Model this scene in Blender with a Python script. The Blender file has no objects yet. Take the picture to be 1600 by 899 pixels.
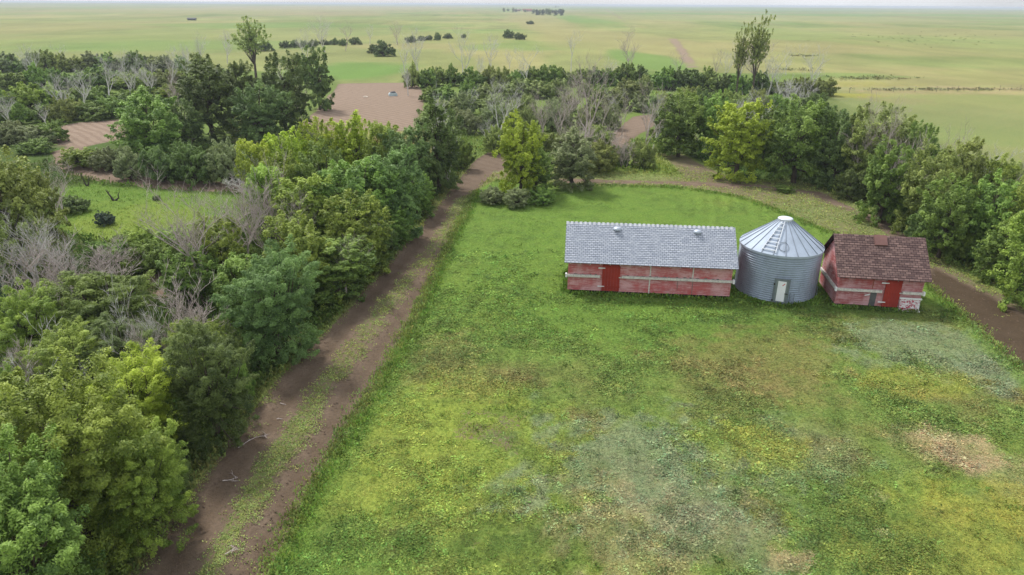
import bpy, math, random
import numpy as np
from mathutils import Matrix, Vector
C = bpy.context.scene.collection
R = math.radians
# ------------------------------------------------------------------ camera
CAM_H = 17.0; FOC = 1067.0; PITCH = R(22.55); ROLL = R(0.36)
cd = bpy.data.cameras.new('camera'); cam = bpy.data.objects.new('camera', cd); C.objects.link(cam)
cd.sensor_width = 36; cd.lens = 36*FOC/1600; cd.clip_start = 0.2; cd.clip_end = 60000
cam.matrix_world = Matrix.Translation((0, 0, CAM_H)) @ Matrix.Rotation(R(90)-PITCH, 4, 'X') @ Matrix.Rotation(ROLL, 4, 'Z')
bpy.context.scene.camera = cam
# ------------------------------------------------------------------ world, sun, exposure
SUN_EL, SUN_AZ = R(52), R(-38)      # azimuth measured from +y towards +x
w = bpy.data.worlds.new('World'); bpy.context.scene.world = w; w.use_nodes = True
wn = w.node_tree; wn.nodes.clear()
wo = wn.nodes.new('ShaderNodeOutputWorld'); wb = wn.nodes.new('ShaderNodeBackground')
sk = wn.nodes.new('ShaderNodeTexSky'); sk.sky_type = 'NISHITA'; sk.sun_disc = False
sk.sun_elevation = SUN_EL; sk.sun_rotation = SUN_AZ; sk.dust_density = 3; sk.air_density = 1.2
wmix = wn.nodes.new('ShaderNodeMix'); wmix.data_type = 'RGBA'
wtc = wn.nodes.new('ShaderNodeTexCoord'); wns = wn.nodes.new('ShaderNodeTexNoise'); wns.inputs['Scale'].default_value = 2.2
wns.inputs['Detail'].default_value = 2
wmr = wn.nodes.new('ShaderNodeMapRange'); wmr.inputs[1].default_value = .3; wmr.inputs[2].default_value = .65
wmr.inputs[3].default_value = .55; wmr.inputs[4].default_value = .95
wn.links.new(wtc.outputs['Generated'], wns.inputs['Vector']); wn.links.new(wns.outputs['Fac'], wmr.inputs[0])
wn.links.new(wmr.outputs[0], wmix.inputs['Factor'])
wn.links.new(sk.outputs[0], wmix.inputs[6]); wmix.inputs[7].default_value = (8.6, 8.9, 9.4, 1)
wn.links.new(wmix.outputs[2], wb.inputs['Color']); wb.inputs['Strength'].default_value = 0.092
wn.links.new(wb.outputs[0], wo.inputs[0])
sl = bpy.data.lights.new('sun', 'SUN'); sl.energy = 2.7; sl.angle = R(10); sl.color = (1, .97, .92)
so = bpy.data.objects.new('sun', sl); C.objects.link(so)
sd = Vector((math.sin(SUN_AZ)*math.cos(SUN_EL), math.cos(SUN_AZ)*math.cos(SUN_EL), math.sin(SUN_EL)))
so.rotation_euler = sd.to_track_quat('Z', 'Y').to_euler(); so.location = (0, 0, 60)
vs = bpy.context.scene.view_settings
vs.view_transform = 'Standard'; vs.look = 'None'; vs.gamma = 1; vs.exposure = 0.40
bpy.context.scene.render.engine = 'CYCLES'
cy = bpy.context.scene.cycles
cy.max_bounces = 6; cy.diffuse_bounces = 3; cy.transmission_bounces = 3; cy.volume_bounces = 0; cy.transparent_max_bounces = 8

# ------------------------------------------------------------------ helpers
def lin(r, g, b, k=1.0):
    f = lambda v: (v/255/12.92 if v/255 <= .04045 else ((v/255+.055)/1.055)**2.4)*k
    return (f(r), f(g), f(b))
_c, _s = math.cos(ROLL), math.sin(ROLL)
def ray(px, py):
    x = (px-800)/FOC; y = -(py-449.5)/FOC
    xr = x*_c-y*_s; yr = x*_s+y*_c
    return xr, math.cos(PITCH)+yr*math.sin(PITCH), -math.sin(PITCH)+yr*math.cos(PITCH)
def hash2(ix, iy, s):
    h = (ix.astype(np.int64)*374761393 + iy.astype(np.int64)*668265263 + s*1442695041) & 0xffffffff
    h = ((h ^ (h >> 13))*1274126177) & 0xffffffff
    return ((h ^ (h >> 16)) & 0xffff)/65535.0
def vnoise(x, y, s=0):
    x = np.asarray(x, float); y = np.asarray(y, float)
    ix = np.floor(x); iy = np.floor(y); fx = x-ix; fy = y-iy
    fx = fx*fx*(3-2*fx); fy = fy*fy*(3-2*fy)
    a = hash2(ix, iy, s); b = hash2(ix+1, iy, s); c = hash2(ix, iy+1, s); d = hash2(ix+1, iy+1, s)
    return (a*(1-fx)+b*fx)*(1-fy)+(c*(1-fx)+d*fx)*fy
def fbm(x, y, s=0, o=4):
    t = 0; a = .5; n = 0
    for i in range(o):
        t = t+a*vnoise(np.asarray(x)*2**i+17.3*i, np.asarray(y)*2**i+9.1*i, s+i); n += a; a *= .55
    return t/n
def sst(a, b, x):
    t = np.clip((x-a)/(b-a), 0, 1); return t*t*(3-2*t)
def terr(x, y):
    x = np.asarray(x, float); y = np.asarray(y, float)
    d = np.hypot(x, y)
    z = sst(190, 500, d)*4.2*(fbm(x/170, y/120, 5, 3)-.5)
    z = z+sst(1800, 5000, d)*16*(fbm(x/1500, y/1100, 9, 3)-.42)
    return np.clip(z, -6, 13)
def G(px, py):
    z = 0.
    for _ in range(8):
        r = ray(px, py); t = (z-CAM_H)/r[2]
        if r[1]*t < 190: return r[0]*t, r[1]*t, z
        z = .5*z+.5*float(terr(r[0]*t, r[1]*t))
    return r[0]*t, r[1]*t, float(terr(r[0]*t, r[1]*t))
def tag(o, label=None, cat=None, group=None, kind=None):
    for k, v in (('label', label), ('category', cat), ('group', group), ('kind', kind)):
        if v: o[k] = v
    return o
def empty(name, loc, rz=0., **kw):
    o = bpy.data.objects.new(name, None); C.objects.link(o); o.location = loc; o.rotation_euler = (0, 0, rz)
    o.empty_display_size = .3
    return tag(o, **kw)
def npmesh(name, v, f, n=4):
    """v (N,3), f (M,n) numpy -> mesh"""
    v = np.asarray(v, np.float32); f = np.asarray(f, np.int32)
    me = bpy.data.meshes.new(name)
    me.vertices.add(len(v)); me.vertices.foreach_set('co', v.ravel())
    me.loops.add(f.size); me.loops.foreach_set('vertex_index', f.ravel())
    me.polygons.add(len(f)); me.polygons.foreach_set('loop_start', np.arange(0, f.size, n, dtype=np.int32))
    me.update(calc_edges=True)
    return me
def fattr(me, name, arr, dom='POINT'):
    a = me.attributes.new(name, 'FLOAT', dom); a.data.foreach_set('value', np.asarray(arr, np.float32).ravel())
def cattr(me, name, arr):
    a = me.attributes.new(name, 'FLOAT_COLOR', 'POINT')
    arr = np.asarray(arr, np.float32); arr = np.concatenate([arr, np.ones((len(arr), 1), np.float32)], 1)
    a.data.foreach_set('color', arr.ravel())
def link(name, me, mat=None, parent=None, loc=None):
    o = bpy.data.objects.new(name, me); C.objects.link(o)
    if mat is not None and not me.materials: me.materials.append(mat)
    if parent: o.parent = parent
    if loc: o.location = loc
    return o
class MB:
    """collects shapes of one mesh"""
    def __init__(s): s.v = []; s.f = []; s.uv = {}
    def add(s, vs_, fs_):
        b = len(s.v); s.v += [tuple(p) for p in vs_]; s.f += [tuple(i+b for i in q) for q in fs_]
    def box(s, x0, x1, y0, y1, z0, z1):
        s.add([(x0,y0,z0),(x1,y0,z0),(x1,y1,z0),(x0,y1,z0),(x0,y0,z1),(x1,y0,z1),(x1,y1,z1),(x0,y1,z1)],
              [(0,3,2,1),(4,5,6,7),(0,1,5,4),(1,2,6,5),(2,3,7,6),(3,0,4,7)])
    def bar(s, a, b, r, n=6, r2=None):
        a = Vector(a); b = Vector(b); d = (b-a).normalized(); r2 = r if r2 is None else r2
        u = d.orthogonal().normalized(); w_ = d.cross(u); vs_ = []
        for p, rr in ((a, r), (b, r2)):
            for i in range(n):
                t = 2*math.pi*i/n; vs_.append(p+u*math.cos(t)*rr+w_*math.sin(t)*rr)
        fs_ = [(i, (i+1) % n, n+(i+1) % n, n+i) for i in range(n)]+[tuple(range(n-1, -1, -1)), tuple(range(n, 2*n))]
        s.add(vs_, fs_)
    def prism(s, pts, y0, y1):
        """pts in x,z -> extruded along y"""
        n = len(pts)
        s.add([(p[0], y0, p[1]) for p in pts]+[(p[0], y1, p[1]) for p in pts],
              [tuple(range(n-1, -1, -1)), tuple(range(n, 2*n))]+[(i, (i+1) % n, n+(i+1) % n, n+i) for i in range(n)])
    def xprism(s, pts, x0, x1):
        """pts in y,z -> extruded along x"""
        n = len(pts)
        s.add([(x0, p[0], p[1]) for p in pts]+[(x1, p[0], p[1]) for p in pts],
              [tuple(range(n-1, -1, -1)), tuple(range(n, 2*n))]+[(i, (i+1) % n, n+(i+1) % n, n+i) for i in range(n)])
    def lathe(s, prof, n=48, cap=True):
        vs_ = []; fs_ = []
        for r, z in prof:
            for i in range(n):
                t = 2*math.pi*i/n; vs_.append((r*math.cos(t), r*math.sin(t), z))
        for k in range(len(prof)-1):
            for i in range(n): j = (i+1) % n; fs_.append((k*n+i, k*n+j, (k+1)*n+j, (k+1)*n+i))
        if cap: fs_.append(tuple(range(len(vs_)-n, len(vs_))))
        s.add(vs_, fs_)
    def build(s, name, mat, parent=None, smooth=False):
        me = bpy.data.meshes.new(name); me.from_pydata(s.v, [], s.f); me.update()
        import bmesh
        bm = bmesh.new(); bm.from_mesh(me); bmesh.ops.recalc_face_normals(bm, faces=bm.faces); bm.to_mesh(me); bm.free()
        if smooth: me.polygons.foreach_set('use_smooth', [True]*len(me.polygons))
        return link(name, me, mat, parent)

# ------------------------------------------------------------------ material helpers
def newmat(name):
    m = bpy.data.materials.new(name); m.use_nodes = True
    nt = m.node_tree; b = nt.nodes['Principled BSDF']; b.inputs['Roughness'].default_value = .85
    b.inputs['Specular IOR Level'].default_value = .25
    return m, nt, b
def N(nt, t, **kw):
    n = nt.nodes.new('ShaderNode'+t)
    for k, v in kw.items():
        if k in n.inputs: n.inputs[k].default_value = v
        else: setattr(n, k, v)
    return n
def noise(nt, vec, scale, detail=4, rough=.55, dist=0):
    n = N(nt, 'TexNoise'); n.inputs['Scale'].default_value = scale; n.inputs['Detail'].default_value = detail
    n.inputs['Roughness'].default_value = rough; n.inputs['Distortion'].default_value = dist
    if vec is not None: nt.links.new(vec, n.inputs['Vector'])
    return n.outputs['Fac']
def ramp(nt, fac, a, b, lo=0., hi=1.):
    n = N(nt, 'MapRange'); n.interpolation_type = 'SMOOTHSTEP'
    nt.links.new(fac, n.inputs[0]); n.inputs[1].default_value = a; n.inputs[2].default_value = b
    n.inputs[3].default_value = lo; n.inputs[4].default_value = hi
    return n.outputs[0]
def mix(nt, fac, a, b, bt='MIX'):
    n = N(nt, 'Mix'); n.data_type = 'RGBA'; n.blend_type = bt
    for sock, v in ((n.inputs[0], fac), (n.inputs[6], a), (n.inputs[7], b)):
        if hasattr(v, 'links'): nt.links.new(v, sock)
        elif isinstance(v, (int, float)): sock.default_value = v
        else: sock.default_value = (*v[:3], 1)
    return n.outputs[2]
def math_(nt, op, a, b=None):
    n = N(nt, 'Math'); n.operation = op
    for i, v in ((0, a), (1, b)):
        if v is None: continue
        if hasattr(v, 'links'): nt.links.new(v, n.inputs[i])
        else: n.inputs[i].default_value = v
    return n.outputs[0]
def bump(nt, h, strength, dist, bsdf):
    b = N(nt, 'Bump'); b.inputs['Strength'].default_value = strength; b.inputs['Distance'].default_value = dist
    nt.links.new(h, b.inputs['Height']); nt.links.new(b.outputs[0], bsdf.inputs['Normal'])
def attr(nt, name, out='Fac'):
    a = N(nt, 'Attribute'); a.attribute_name = name; return a.outputs[out]
def objco(nt): return N(nt, 'TexCoord').outputs['Object']
def mapped(nt, vec, scale):
    m = N(nt, 'Mapping'); m.inputs['Scale'].default_value = scale; nt.links.new(vec, m.inputs['Vector']); return m.outputs[0]

# ------------------------------------------------------------------ ground masks
def W(pts): return np.array([G(*p)[:2] for p in pts])
def sdpoly(x, y, P):
    """signed distance, positive inside"""
    n = len(P); d = np.full(x.shape, 1e9); ins = np.zeros(x.shape, bool)
    for i in range(n):
        ax, ay = P[i]; bx, by = P[(i+1) % n]; ex, ey = bx-ax, by-ay
        t = np.clip(((x-ax)*ex+(y-ay)*ey)/(ex*ex+ey*ey+1e-9), 0, 1)
        d = np.minimum(d, np.hypot(x-ax-t*ex, y-ay-t*ey))
        c = ((ay > y) != (by > y)); den = (by-ay) if abs(by-ay) > 1e-9 else 1e-9
        ins ^= c & (x < ex*(y-ay)/den+ax)
    return np.where(ins, d, -d)
def sdline(x, y, P):
    d = np.full(x.shape, 1e9)
    for i in range(len(P)-1):
        ax, ay = P[i]; bx, by = P[i+1]; ex, ey = bx-ax, by-ay
        t = np.clip(((x-ax)*ex+(y-ay)*ey)/(ex*ex+ey*ey+1e-9), 0, 1)
        d = np.minimum(d, np.hypot(x-ax-t*ex, y-ay-t*ey))
    return d
TRACK = W([(60,1100),(195,899),(330,722),(430,592),(545,480),(640,372),(700,300),(742,250),(765,236),(790,240),(800,262),(772,268),(745,298),(702,385),(650,495),(590,600),(500,740),(415,899),(300,1100)])
BACK = W([(745,258),(900,270),(1062,276),(1040,252),(1020,236),(1050,230),(1095,255),(1160,282),(1260,284),(1335,306),(1410,360),(1480,405),(1620,488),(2300,890),(2200,1110),(1600,582),(1500,492),(1442,440),(1380,398),(1290,362),(1215,330),(1150,308),(1060,294),(900,290),(770,284)])
TILL = W([(1442,436),(1460,418),(1620,505),(2300,915),(2200,1110),(1600,582),(1500,492)])
LPATH = W([(80,238),(135,222),(118,250),(180,268),(260,281),(390,286),(400,303),(250,296),(160,285),(90,268)])
PATCH = W([(490,178),(530,131),(650,129),(665,150),(650,205),(500,205),(470,195)])
PATCH2 = W([(940,240),(960,205),(985,183),(1035,176),(1025,195),(990,215),(975,245)])
PATCH3 = W([(222,418),(285,408),(296,450),(250,470),(228,455)])
PATCH4 = W([(60,205),(120,192),(195,186),(200,215),(120,232),(80,225)])
FSTR = W([(1028,50),(1046,49),(1062,62),(1078,80),(1098,106),(1066,108),(1052,75)])
FSTR2 = W([(940,13),(946,12),(975,28),(992,44),(984,48),(962,28)])
# region, dirt amount, softness (m), tone (0 dark loam, 1 pale dry soil)
DIRTS = [(BACK, .50, .7, .55), (TILL, .86, .35, .0), (TRACK, .9, .35, .42), (LPATH, .92, .7, .75), (PATCH, 1., 1.5, .95),
         (PATCH2, .95, 1.2, .7), (PATCH3, .85, .5, .6), (PATCH4, .95, 1.5, 1.), (FSTR, .6, 2.5, 1.), (FSTR2, .6, 12., 1.)]
STRIP = W([(285,960),(333,883),(373,813),(417,733),(467,667),(499,611),(542,558),(570,522),(592,487),(624,451),(645,426),(682,380),(706,345),(725,310)])
BRUT = [W([(880,283),(1060,287),(1180,292),(1270,303),(1370,345),(1425,385)])]
LAWN = W([(300,1100),(415,899),(500,740),(590,600),(650,495),(702,385),(745,298),(770,284),(900,290),(1060,294),(1150,308),(1215,330),(1290,362),(1380,398),(1442,440),(1500,492),(1600,582),(2200,1110),(2200,1250),(700,1250)])
CLEAR = W([(80,295),(150,288),(260,298),(385,305),(380,350),(280,372),(170,378),(90,360)])
MEAD = W([(860,262),(1010,240),(1050,262),(1060,274),(900,268)])
FIELDR = W([(1290,158),(1420,148),(1800,150),(2200,200),(2200,420),(1640,275),(1500,250),(1330,190)])
BELT = W([(-200,1100),(-200,215),(0,120),(260,150),(640,250),(742,250),(700,300),(640,372),(545,480),(430,592),(330,722),(195,899),(60,1100)])
BELTR = W([(1020,236),(1040,170),(1290,150),(1640,290),(1900,420),(1750,560),(1620,488),(1480,405),(1410,360),(1335,306),(1260,284),(1160,282),(1095,255)])
THICK = W([(620,142),(640,118),(1010,112),(1290,118),(1290,170),(1020,240),(860,262),(745,258),(660,190)])
LTHICK = W([(-300,220),(-300,100),(60,95),(300,105),(520,120),(530,140),(430,230),(200,190)])
def patchw(x, y, px, py, rx, ry, s, wob=.5):
    cx, cyy, _ = G(px, py); ex = abs(G(px+rx, py)[0]-G(px-rx, py)[0])/2
    ey = abs(G(px, max(py-ry, 8))[1]-G(px, py+ry)[1])/2
    r = np.hypot((x-cx)/ex, (y-cyy)/ey); r = r+(fbm(x/ex*1.6, y/ey*1.6, s, 4)-.5)*2*wob+(fbm(x/.55, y/.55, s+7, 3)-.5)*1.5*(ey < 9)
    return sst(1.15, .6, r)
GR = {'lush': lin(104,140,50), 'lime': lin(138,160,58), 'yel': lin(158,160,58), 'deep': lin(80,110,46), 'mid': lin(112,138,62),
      'brown': lin(140,122,82), 'tan': lin(168,156,118), 'blue': lin(126,144,110), 'pale': lin(150,160,104),
      'far': lin(136,148,88), 'fargreen': lin(108,148,66), 'fartan': lin(156,154,102), 'under': lin(78,100,42), 'reddish': lin(160,142,112), 'fary': lin(148,156,92)}
for _k in GR:
    _v = np.array(GR[_k]); _l = _v@np.array([.3,.6,.1]); GR[_k] = tuple((_l+(_v-_l)*.90)*np.array([1.04, .97, .95]))
def lerp(c, k, wgt):
    return c+(np.array(GR[k])-c)*wgt[..., None]
# px,py,rx,ry,colour,amount
PATCHES = [(300,60,420,26,'far',.5),(150,40,200,10,'fartan',.5),(560,12,230,9,'fartan',.9),(500,22,120,5,'reddish',.35),(640,72,230,5,'fartan',.75),(560,110,130,17,'fargreen',.95),
  (300,70,260,10,'fargreen',.5),(420,40,250,5,'fargreen',.6),(760,60,200,8,'fary',.6),(850,72,120,10,'fargreen',.6),(950,62,120,22,'fartan',.7),(905,30,60,7,'fargreen',.7),(1010,95,60,20,'fargreen',.8),
  (840,33,60,12,'fartan',.8),(960,28,50,8,'fartan',.5),(1060,13,160,2,'fargreen',.6),(1350,24,400,1.6,'fargreen',.8),(1200,30,300,5,'pale',.6),(1400,60,300,20,'fary',.45),
  (1250,75,200,8,'fartan',.6),(1500,50,200,6,'fartan',.7),(1450,95,220,12,'fargreen',.25),(1300,118,120,6,'fargreen',.6),(1500,140,220,6,'tan',.7),(1400,139,160,3,'pale',.7),(1320,132,120,5,'yel',.35),
  (1330,150,60,4,'yel',.8),(1450,185,260,40,'blue',.4),(1500,215,200,30,'fargreen',.35),(1405,157,55,6,'reddish',.9),(1560,240,100,14,'tan',.55),(1600,175,200,5,'reddish',.25)]
LPATCH = [(1000,400,330,90,'lush',.8),(900,330,200,40,'lush',.6),(1000,510,240,50,'lush',.7),(1300,500,220,26,'deep',.35),
  (690,640,150,60,'lime',.75),(600,760,130,70,'lime',.7),(720,700,220,110,'lime',.55),(530,850,110,60,'lush',.7),(820,820,130,60,'deep',.4),(950,600,120,50,'mid',.6),
  (870,860,200,50,'deep',.35),(740,780,160,60,'lime',.4),(670,560,80,40,'brown',.35),(760,590,90,30,'brown',.3),
  (1180,560,150,45,'brown',.4),(1220,600,80,40,'brown',.3),(1360,520,160,30,'brown',.3),(1120,600,100,60,'brown',.25),
  (1010,740,190,110,'blue',.8),(1000,830,170,80,'tan',.45),(1120,820,120,70,'blue',.5),(1250,700,150,60,'blue',.4),(1350,680,90,50,'mid',.5),
  (1480,535,160,40,'blue',.7),(1560,580,90,30,'blue',.9),(1400,520,90,14,'blue',.5),(1420,600,110,26,'yel',.4),
  (1500,705,65,34,'tan',.9),(1515,725,35,16,'reddish',.5),(1450,690,60,25,'tan',.4),(1570,740,60,50,'tan',.35),(1230,880,40,20,'tan',.8),
  (1190,690,60,34,'yel',.6),(1160,700,90,40,'lime',.5),(1500,840,180,70,'yel',.45),(1430,760,80,30,'lime',.5),(1560,790,90,50,'yel',.5),(1340,830,120,60,'deep',.45),
  (1376,836,12,7,'pale',.9),(1370,778,14,6,'pale',.9),(1460,717,12,6,'pale',.9),(1066,706,9,7,'fargreen',.9)]
def zones(x, y):
    """returns dirt amount, dirt tone, vegetation colour, height, region code"""
    sh = x.shape; x = x.ravel(); y = y.ravel()
    d = np.hypot(x, y)
    n1 = fbm(x/3.1, y/3.1, 21, 5); n2 = fbm(x/11, y/11, 22, 4); n3 = fbm(x/90, y/260, 23, 4); n4 = fbm(x/.9, y/.9, 24, 3)
    c = np.tile(np.array(GR['far']), (len(x), 1))
    n5 = fbm(x/45, y/160, 31, 5); n6 = fbm(x/28, y/40, 33, 4)
    c = lerp(c, 'fartan', .08+.75*sst(.46, .6, n5)); c = lerp(c, 'fargreen', sst(.52, .36, n3)*.6); c = lerp(c, 'fary', sst(.5, .62, n6)*.5); c = lerp(c, 'mid', sst(.55, .66, fbm(x/60, y/300, 35, 4))*.35)
    far = d > 110
    c = c*(1+.5*(fbm(x/9, y/16, 61, 4)-.5)+.5*(fbm(x/70, y/140, 62, 4)-.5))[:, None]
    for i, (px, py, rx, ry, k, a) in enumerate(PATCHES):
        wgt = np.zeros(len(x)); wgt[far] = patchw(x[far], y[far], px, py, rx, ry, 40+i, .45)*a; c = lerp(c, k, wgt)
    near = (d < 400)
    def reg(P, soft, m=near, wob=.6):
        o = np.full(len(x), -1e3); o[m] = sdpoly(x[m], y[m], P)
        return sst(-soft, soft, o+(n1-.5)*2*wob), o
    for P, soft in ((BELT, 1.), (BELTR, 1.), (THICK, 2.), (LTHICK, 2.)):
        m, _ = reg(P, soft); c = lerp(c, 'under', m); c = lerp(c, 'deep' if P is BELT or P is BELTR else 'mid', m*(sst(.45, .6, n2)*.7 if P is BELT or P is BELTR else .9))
    m, _ = reg(FIELDR, 2.); c = lerp(c, 'pale', m*.5); c = lerp(c, 'mid', m*.3)
    m, _ = reg(CLEAR, 1.); c = lerp(c, 'lush', m); c = lerp(c, 'lime', m*sst(.4, .65, n2)*.6)
    m, _ = reg(MEAD, 1.); c = lerp(c, 'mid', m); c = lerp(c, 'lime', m*.4)
    lm, ld = reg(LAWN, .25, near, .15)
    back = y < 5
    lm = np.where(back, 1, lm)
    lc = np.tile(np.array(GR['mid']), (len(x), 1))
    fy = sst(28, 40, y)
    lc = lerp(lc, 'lush', .2+.6*fy)
    lc = lerp(lc, 'lime', sst(.5, .7, n2)*.55*(1-.6*fy)); lc = lerp(lc, 'deep', sst(.55, .75, n1)*.35*(1-.5*fy)); lc = lerp(lc, 'brown', sst(.55, .75, fbm(x/4, y/4, 77, 5))*.55*(1-.7*fy))
    nn = (d < 90)
    th = x*.97-y*.25; lc = lc*(1+.11*np.sin(th*2*np.pi/1.15+2.5*(fbm(x/6, y/6, 71, 3)-.5))*sst(.4, .6, fbm(x/5, y/5, 72, 3)))[:, None]
    for i, (px, py, rx, ry, k, a) in enumerate(LPATCH):
        wgt = np.zeros(len(x)); wgt[nn] = patchw(x[nn], y[nn], px, py, rx, ry, 140+i, .6)*a; lc = lerp(lc, k, wgt)
    # greener rim of taller grass along the tracks
    lc = lerp(lc, 'lush', sst(1.0, .2, np.abs(ld-.3))*.8*(1-.5*fy))
    lc = lerp(lc, 'deep', sst(.55, .7, n4)*.35)
    c = c*(1+.3*(fbm(x/14, y/22, 63, 4)-.5)*(d > 60))[:, None]
    c = c*.93; c = c+(lc*1.0-c)*lm[:, None]
    for P in (TRACK, BACK):
        m, _ = reg(P, .4, near, .1); c = lerp(c, 'mid', m); c = lerp(c, 'pale', m*.35); c = lerp(c, 'lime', m*.3*sst(.4, .6, n2))
    dirt = np.zeros(len(x)); tone = np.full(len(x), .4)
    for P, val, soft, tn in DIRTS:
        mm = (d < 3000) if len(P) == len(FSTR2) and P is FSTR2 else near
        o = np.full(len(x), -1e3); o[mm] = sdpoly(x[mm], y[mm], P)
        k = sst(-soft, soft, o+(n1-.5)*soft*.8)
        dirt = np.maximum(dirt, k*val) if P is not TILL else dirt+(np.maximum(dirt, val)-dirt)*k
        tone = tone+(tn-tone)*k
    trk0 = np.full(len(x), -1e3); trk0[near] = sdpoly(x[near], y[near], TRACK)
    o = np.full(len(x), 1e3); o[near] = sdline(x[near], y[near], STRIP)
    k = sst(1.15, .35, o+(n1-.5)*.9); dirt = dirt-(k*.35)*(dirt > .3)
    o2 = np.full(len(x), 1e3); o2[near] = sdline(x[near], y[near], BRUT[0]); dirt = np.where(dirt > .2, dirt+sst(1.0, .3, o2+(n1-.5)*1.2)*.42, dirt)
    dirt = dirt+(n2-.5)*.25*(dirt > .3)
    rut = sst(.9, 1.15, o)*sst(1.9, 1.5, o)*(trk0 > .15); tone = tone-rut*.15; dirt = dirt+rut*.12
    # bare spots under the trees and in the lawn
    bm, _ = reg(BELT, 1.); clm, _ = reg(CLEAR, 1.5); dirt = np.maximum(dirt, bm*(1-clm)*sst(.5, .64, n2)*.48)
    dirt = np.maximum(dirt, lm*sst(.6, .8, n1)*sst(.45, .6, n2)*.5*(d < 34))
    dirt = np.clip(dirt, 0, 1)
    trk = np.full(len(x), -1e3); trk[near] = sdpoly(x[near], y[near], TRACK)
    nearw = sst(120, 60, d)
    z = terr(x, y)+nearw*(.12*(n1-.5)+.10*(n4-.5)+.05*(fbm(x/.42, y/.42, 91, 2)-.5)*sst(40, 28, d))
    z = z-.10*sst(-.1, .25, trk)+nearw*.05*sst(.3, .7, dirt)*(fbm(x/.45, y/.45, 50, 3)-.5)
    z = z-.05*rut+.06*sst(.9, .3, o)*(trk > 0)+.05*lm*sst(1.2, .1, np.abs(ld))
    code = np.zeros(len(x), int)
    code[(lm > .5)] = 1
    code[(trk > 0)] = 2
    bk = np.full(len(x), -1e3); bk[near] = sdpoly(x[near], y[near], BACK); code[(bk > 0) & (code != 2)] = 3
    for i, P in enumerate((LPATH, PATCH, FIELDR)):
        q = np.full(len(x), -1e3); q[near] = sdpoly(x[near], y[near], P); code[q > 0] = 4+i
    return dirt.reshape(sh), tone.reshape(sh), c.reshape(sh+(3,)), z.reshape(sh), code.reshape(sh)
def axis(lo, a, b, hi, step, g):
    xs = [a]
    while xs[-1] < b: xs.append(xs[-1]+step)
    s = step
    while xs[-1] < hi: s = step+g*(xs[-1]-b); xs.append(xs[-1]+s)
    ys = [a]; 
    while ys[-1] > lo: s = step+g*(a-ys[-1]); ys.append(ys[-1]-s)
    return np.array(ys[:0:-1]+xs)
xs = axis(-16000, -30, 34, 16000, .25, .014)
ys = axis(-400, 14, 48, 16000, .22, .013)
ys = ys[(ys > 12) | (np.arange(len(ys)) % 3 == 0)]
X, Y = np.meshgrid(xs, ys)
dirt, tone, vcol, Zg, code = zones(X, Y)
nx, ny = len(xs), len(ys)
print('ground grid', nx, ny)
# ground material
gm, nt, b = newmat('ground soil and grass')
co = objco(nt)
dcol0 = mix(nt, attr(nt, 'tone'), lin(78,66,52), lin(140,123,108))
nA = noise(nt, co, .9, 7, .68); nB = noise(nt, co, 7, 5, .65); nC = noise(nt, co, 26, 3, .6); nD = noise(nt, mapped(nt, co, (.3, .3, .3)), 1.0, 5, .6)
dcol = mix(nt, ramp(nt, nB, .3, .7), dcol0, mix(nt, 1., dcol0, (1.35, 1.32, 1.28), 'MULTIPLY'))
dcol = mix(nt, ramp(nt, nC, .55, .75), dcol, mix(nt, 1., dcol, (.62, .6, .58), 'MULTIPLY'))
wv = N(nt, 'TexWave'); wv.wave_type = 'BANDS'; wv.bands_direction = 'DIAGONAL'; nt.links.new(co, wv.inputs['Vector']); wv.inputs['Scale'].default_value = .35
wv.inputs['Distortion'].default_value = 5; wv.inputs['Detail'].default_value = 3; wv.inputs['Detail Scale'].default_value = .35
dcol = mix(nt, math_(nt, 'MULTIPLY', ramp(nt, wv.outputs['Fac'], .3, .8), math_(nt, 'ADD', .12, math_(nt, 'MULTIPLY', attr(nt, 'tone'), .4))), dcol, mix(nt, 1., dcol, (.72, .68, .66), 'MULTIPLY'))
dcol = mix(nt, ramp(nt, nA, .35, .65, 0, .45), dcol, mix(nt, 1., dcol, (.78, .75, .72), 'MULTIPLY'))
veg = attr(nt, 'veg', 'Color')
v1 = mix(nt, ramp(nt, nB, .35, .68), mix(nt, 1., veg, (.55, .62, .5), 'MULTIPLY'), mix(nt, 1., veg, (1.28, 1.24, 1.15), 'MULTIPLY'))
v1 = mix(nt, ramp(nt, nC, .5, .72, 0, .75), v1, mix(nt, 1., veg, (.55, .62, .5), 'MULTIPLY'))
v1 = mix(nt, ramp(nt, nA, .4, .65, 0, .35), v1, mix(nt, 1., veg, (1.15, .98, .9), 'MULTIPLY'))
fac = math_(nt, 'ADD', attr(nt, 'dirt'), math_(nt, 'MULTIPLY', math_(nt, 'SUBTRACT', nB, .5), .75))
fac = math_(nt, 'ADD', fac, math_(nt, 'MULTIPLY', math_(nt, 'SUBTRACT', nC, .5), .45))
fac = ramp(nt, fac, .44, .58)
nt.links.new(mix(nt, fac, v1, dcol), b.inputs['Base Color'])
hh = math_(nt, 'ADD', math_(nt, 'MULTIPLY', nB, .7), math_(nt, 'MULTIPLY', nC, .5))
bump(nt, hh, .8, .09, b); b.inputs['Roughness'].default_value = .95; b.inputs['Specular IOR Level'].default_value = .1
GM = gm
cc = code[:-1, :-1]
fidx = np.arange((nx)*(ny)).reshape(ny, nx)
F = np.stack([fidx[:-1, :-1], fidx[:-1, 1:], fidx[1:, 1:], fidx[1:, :-1]], -1)
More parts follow.
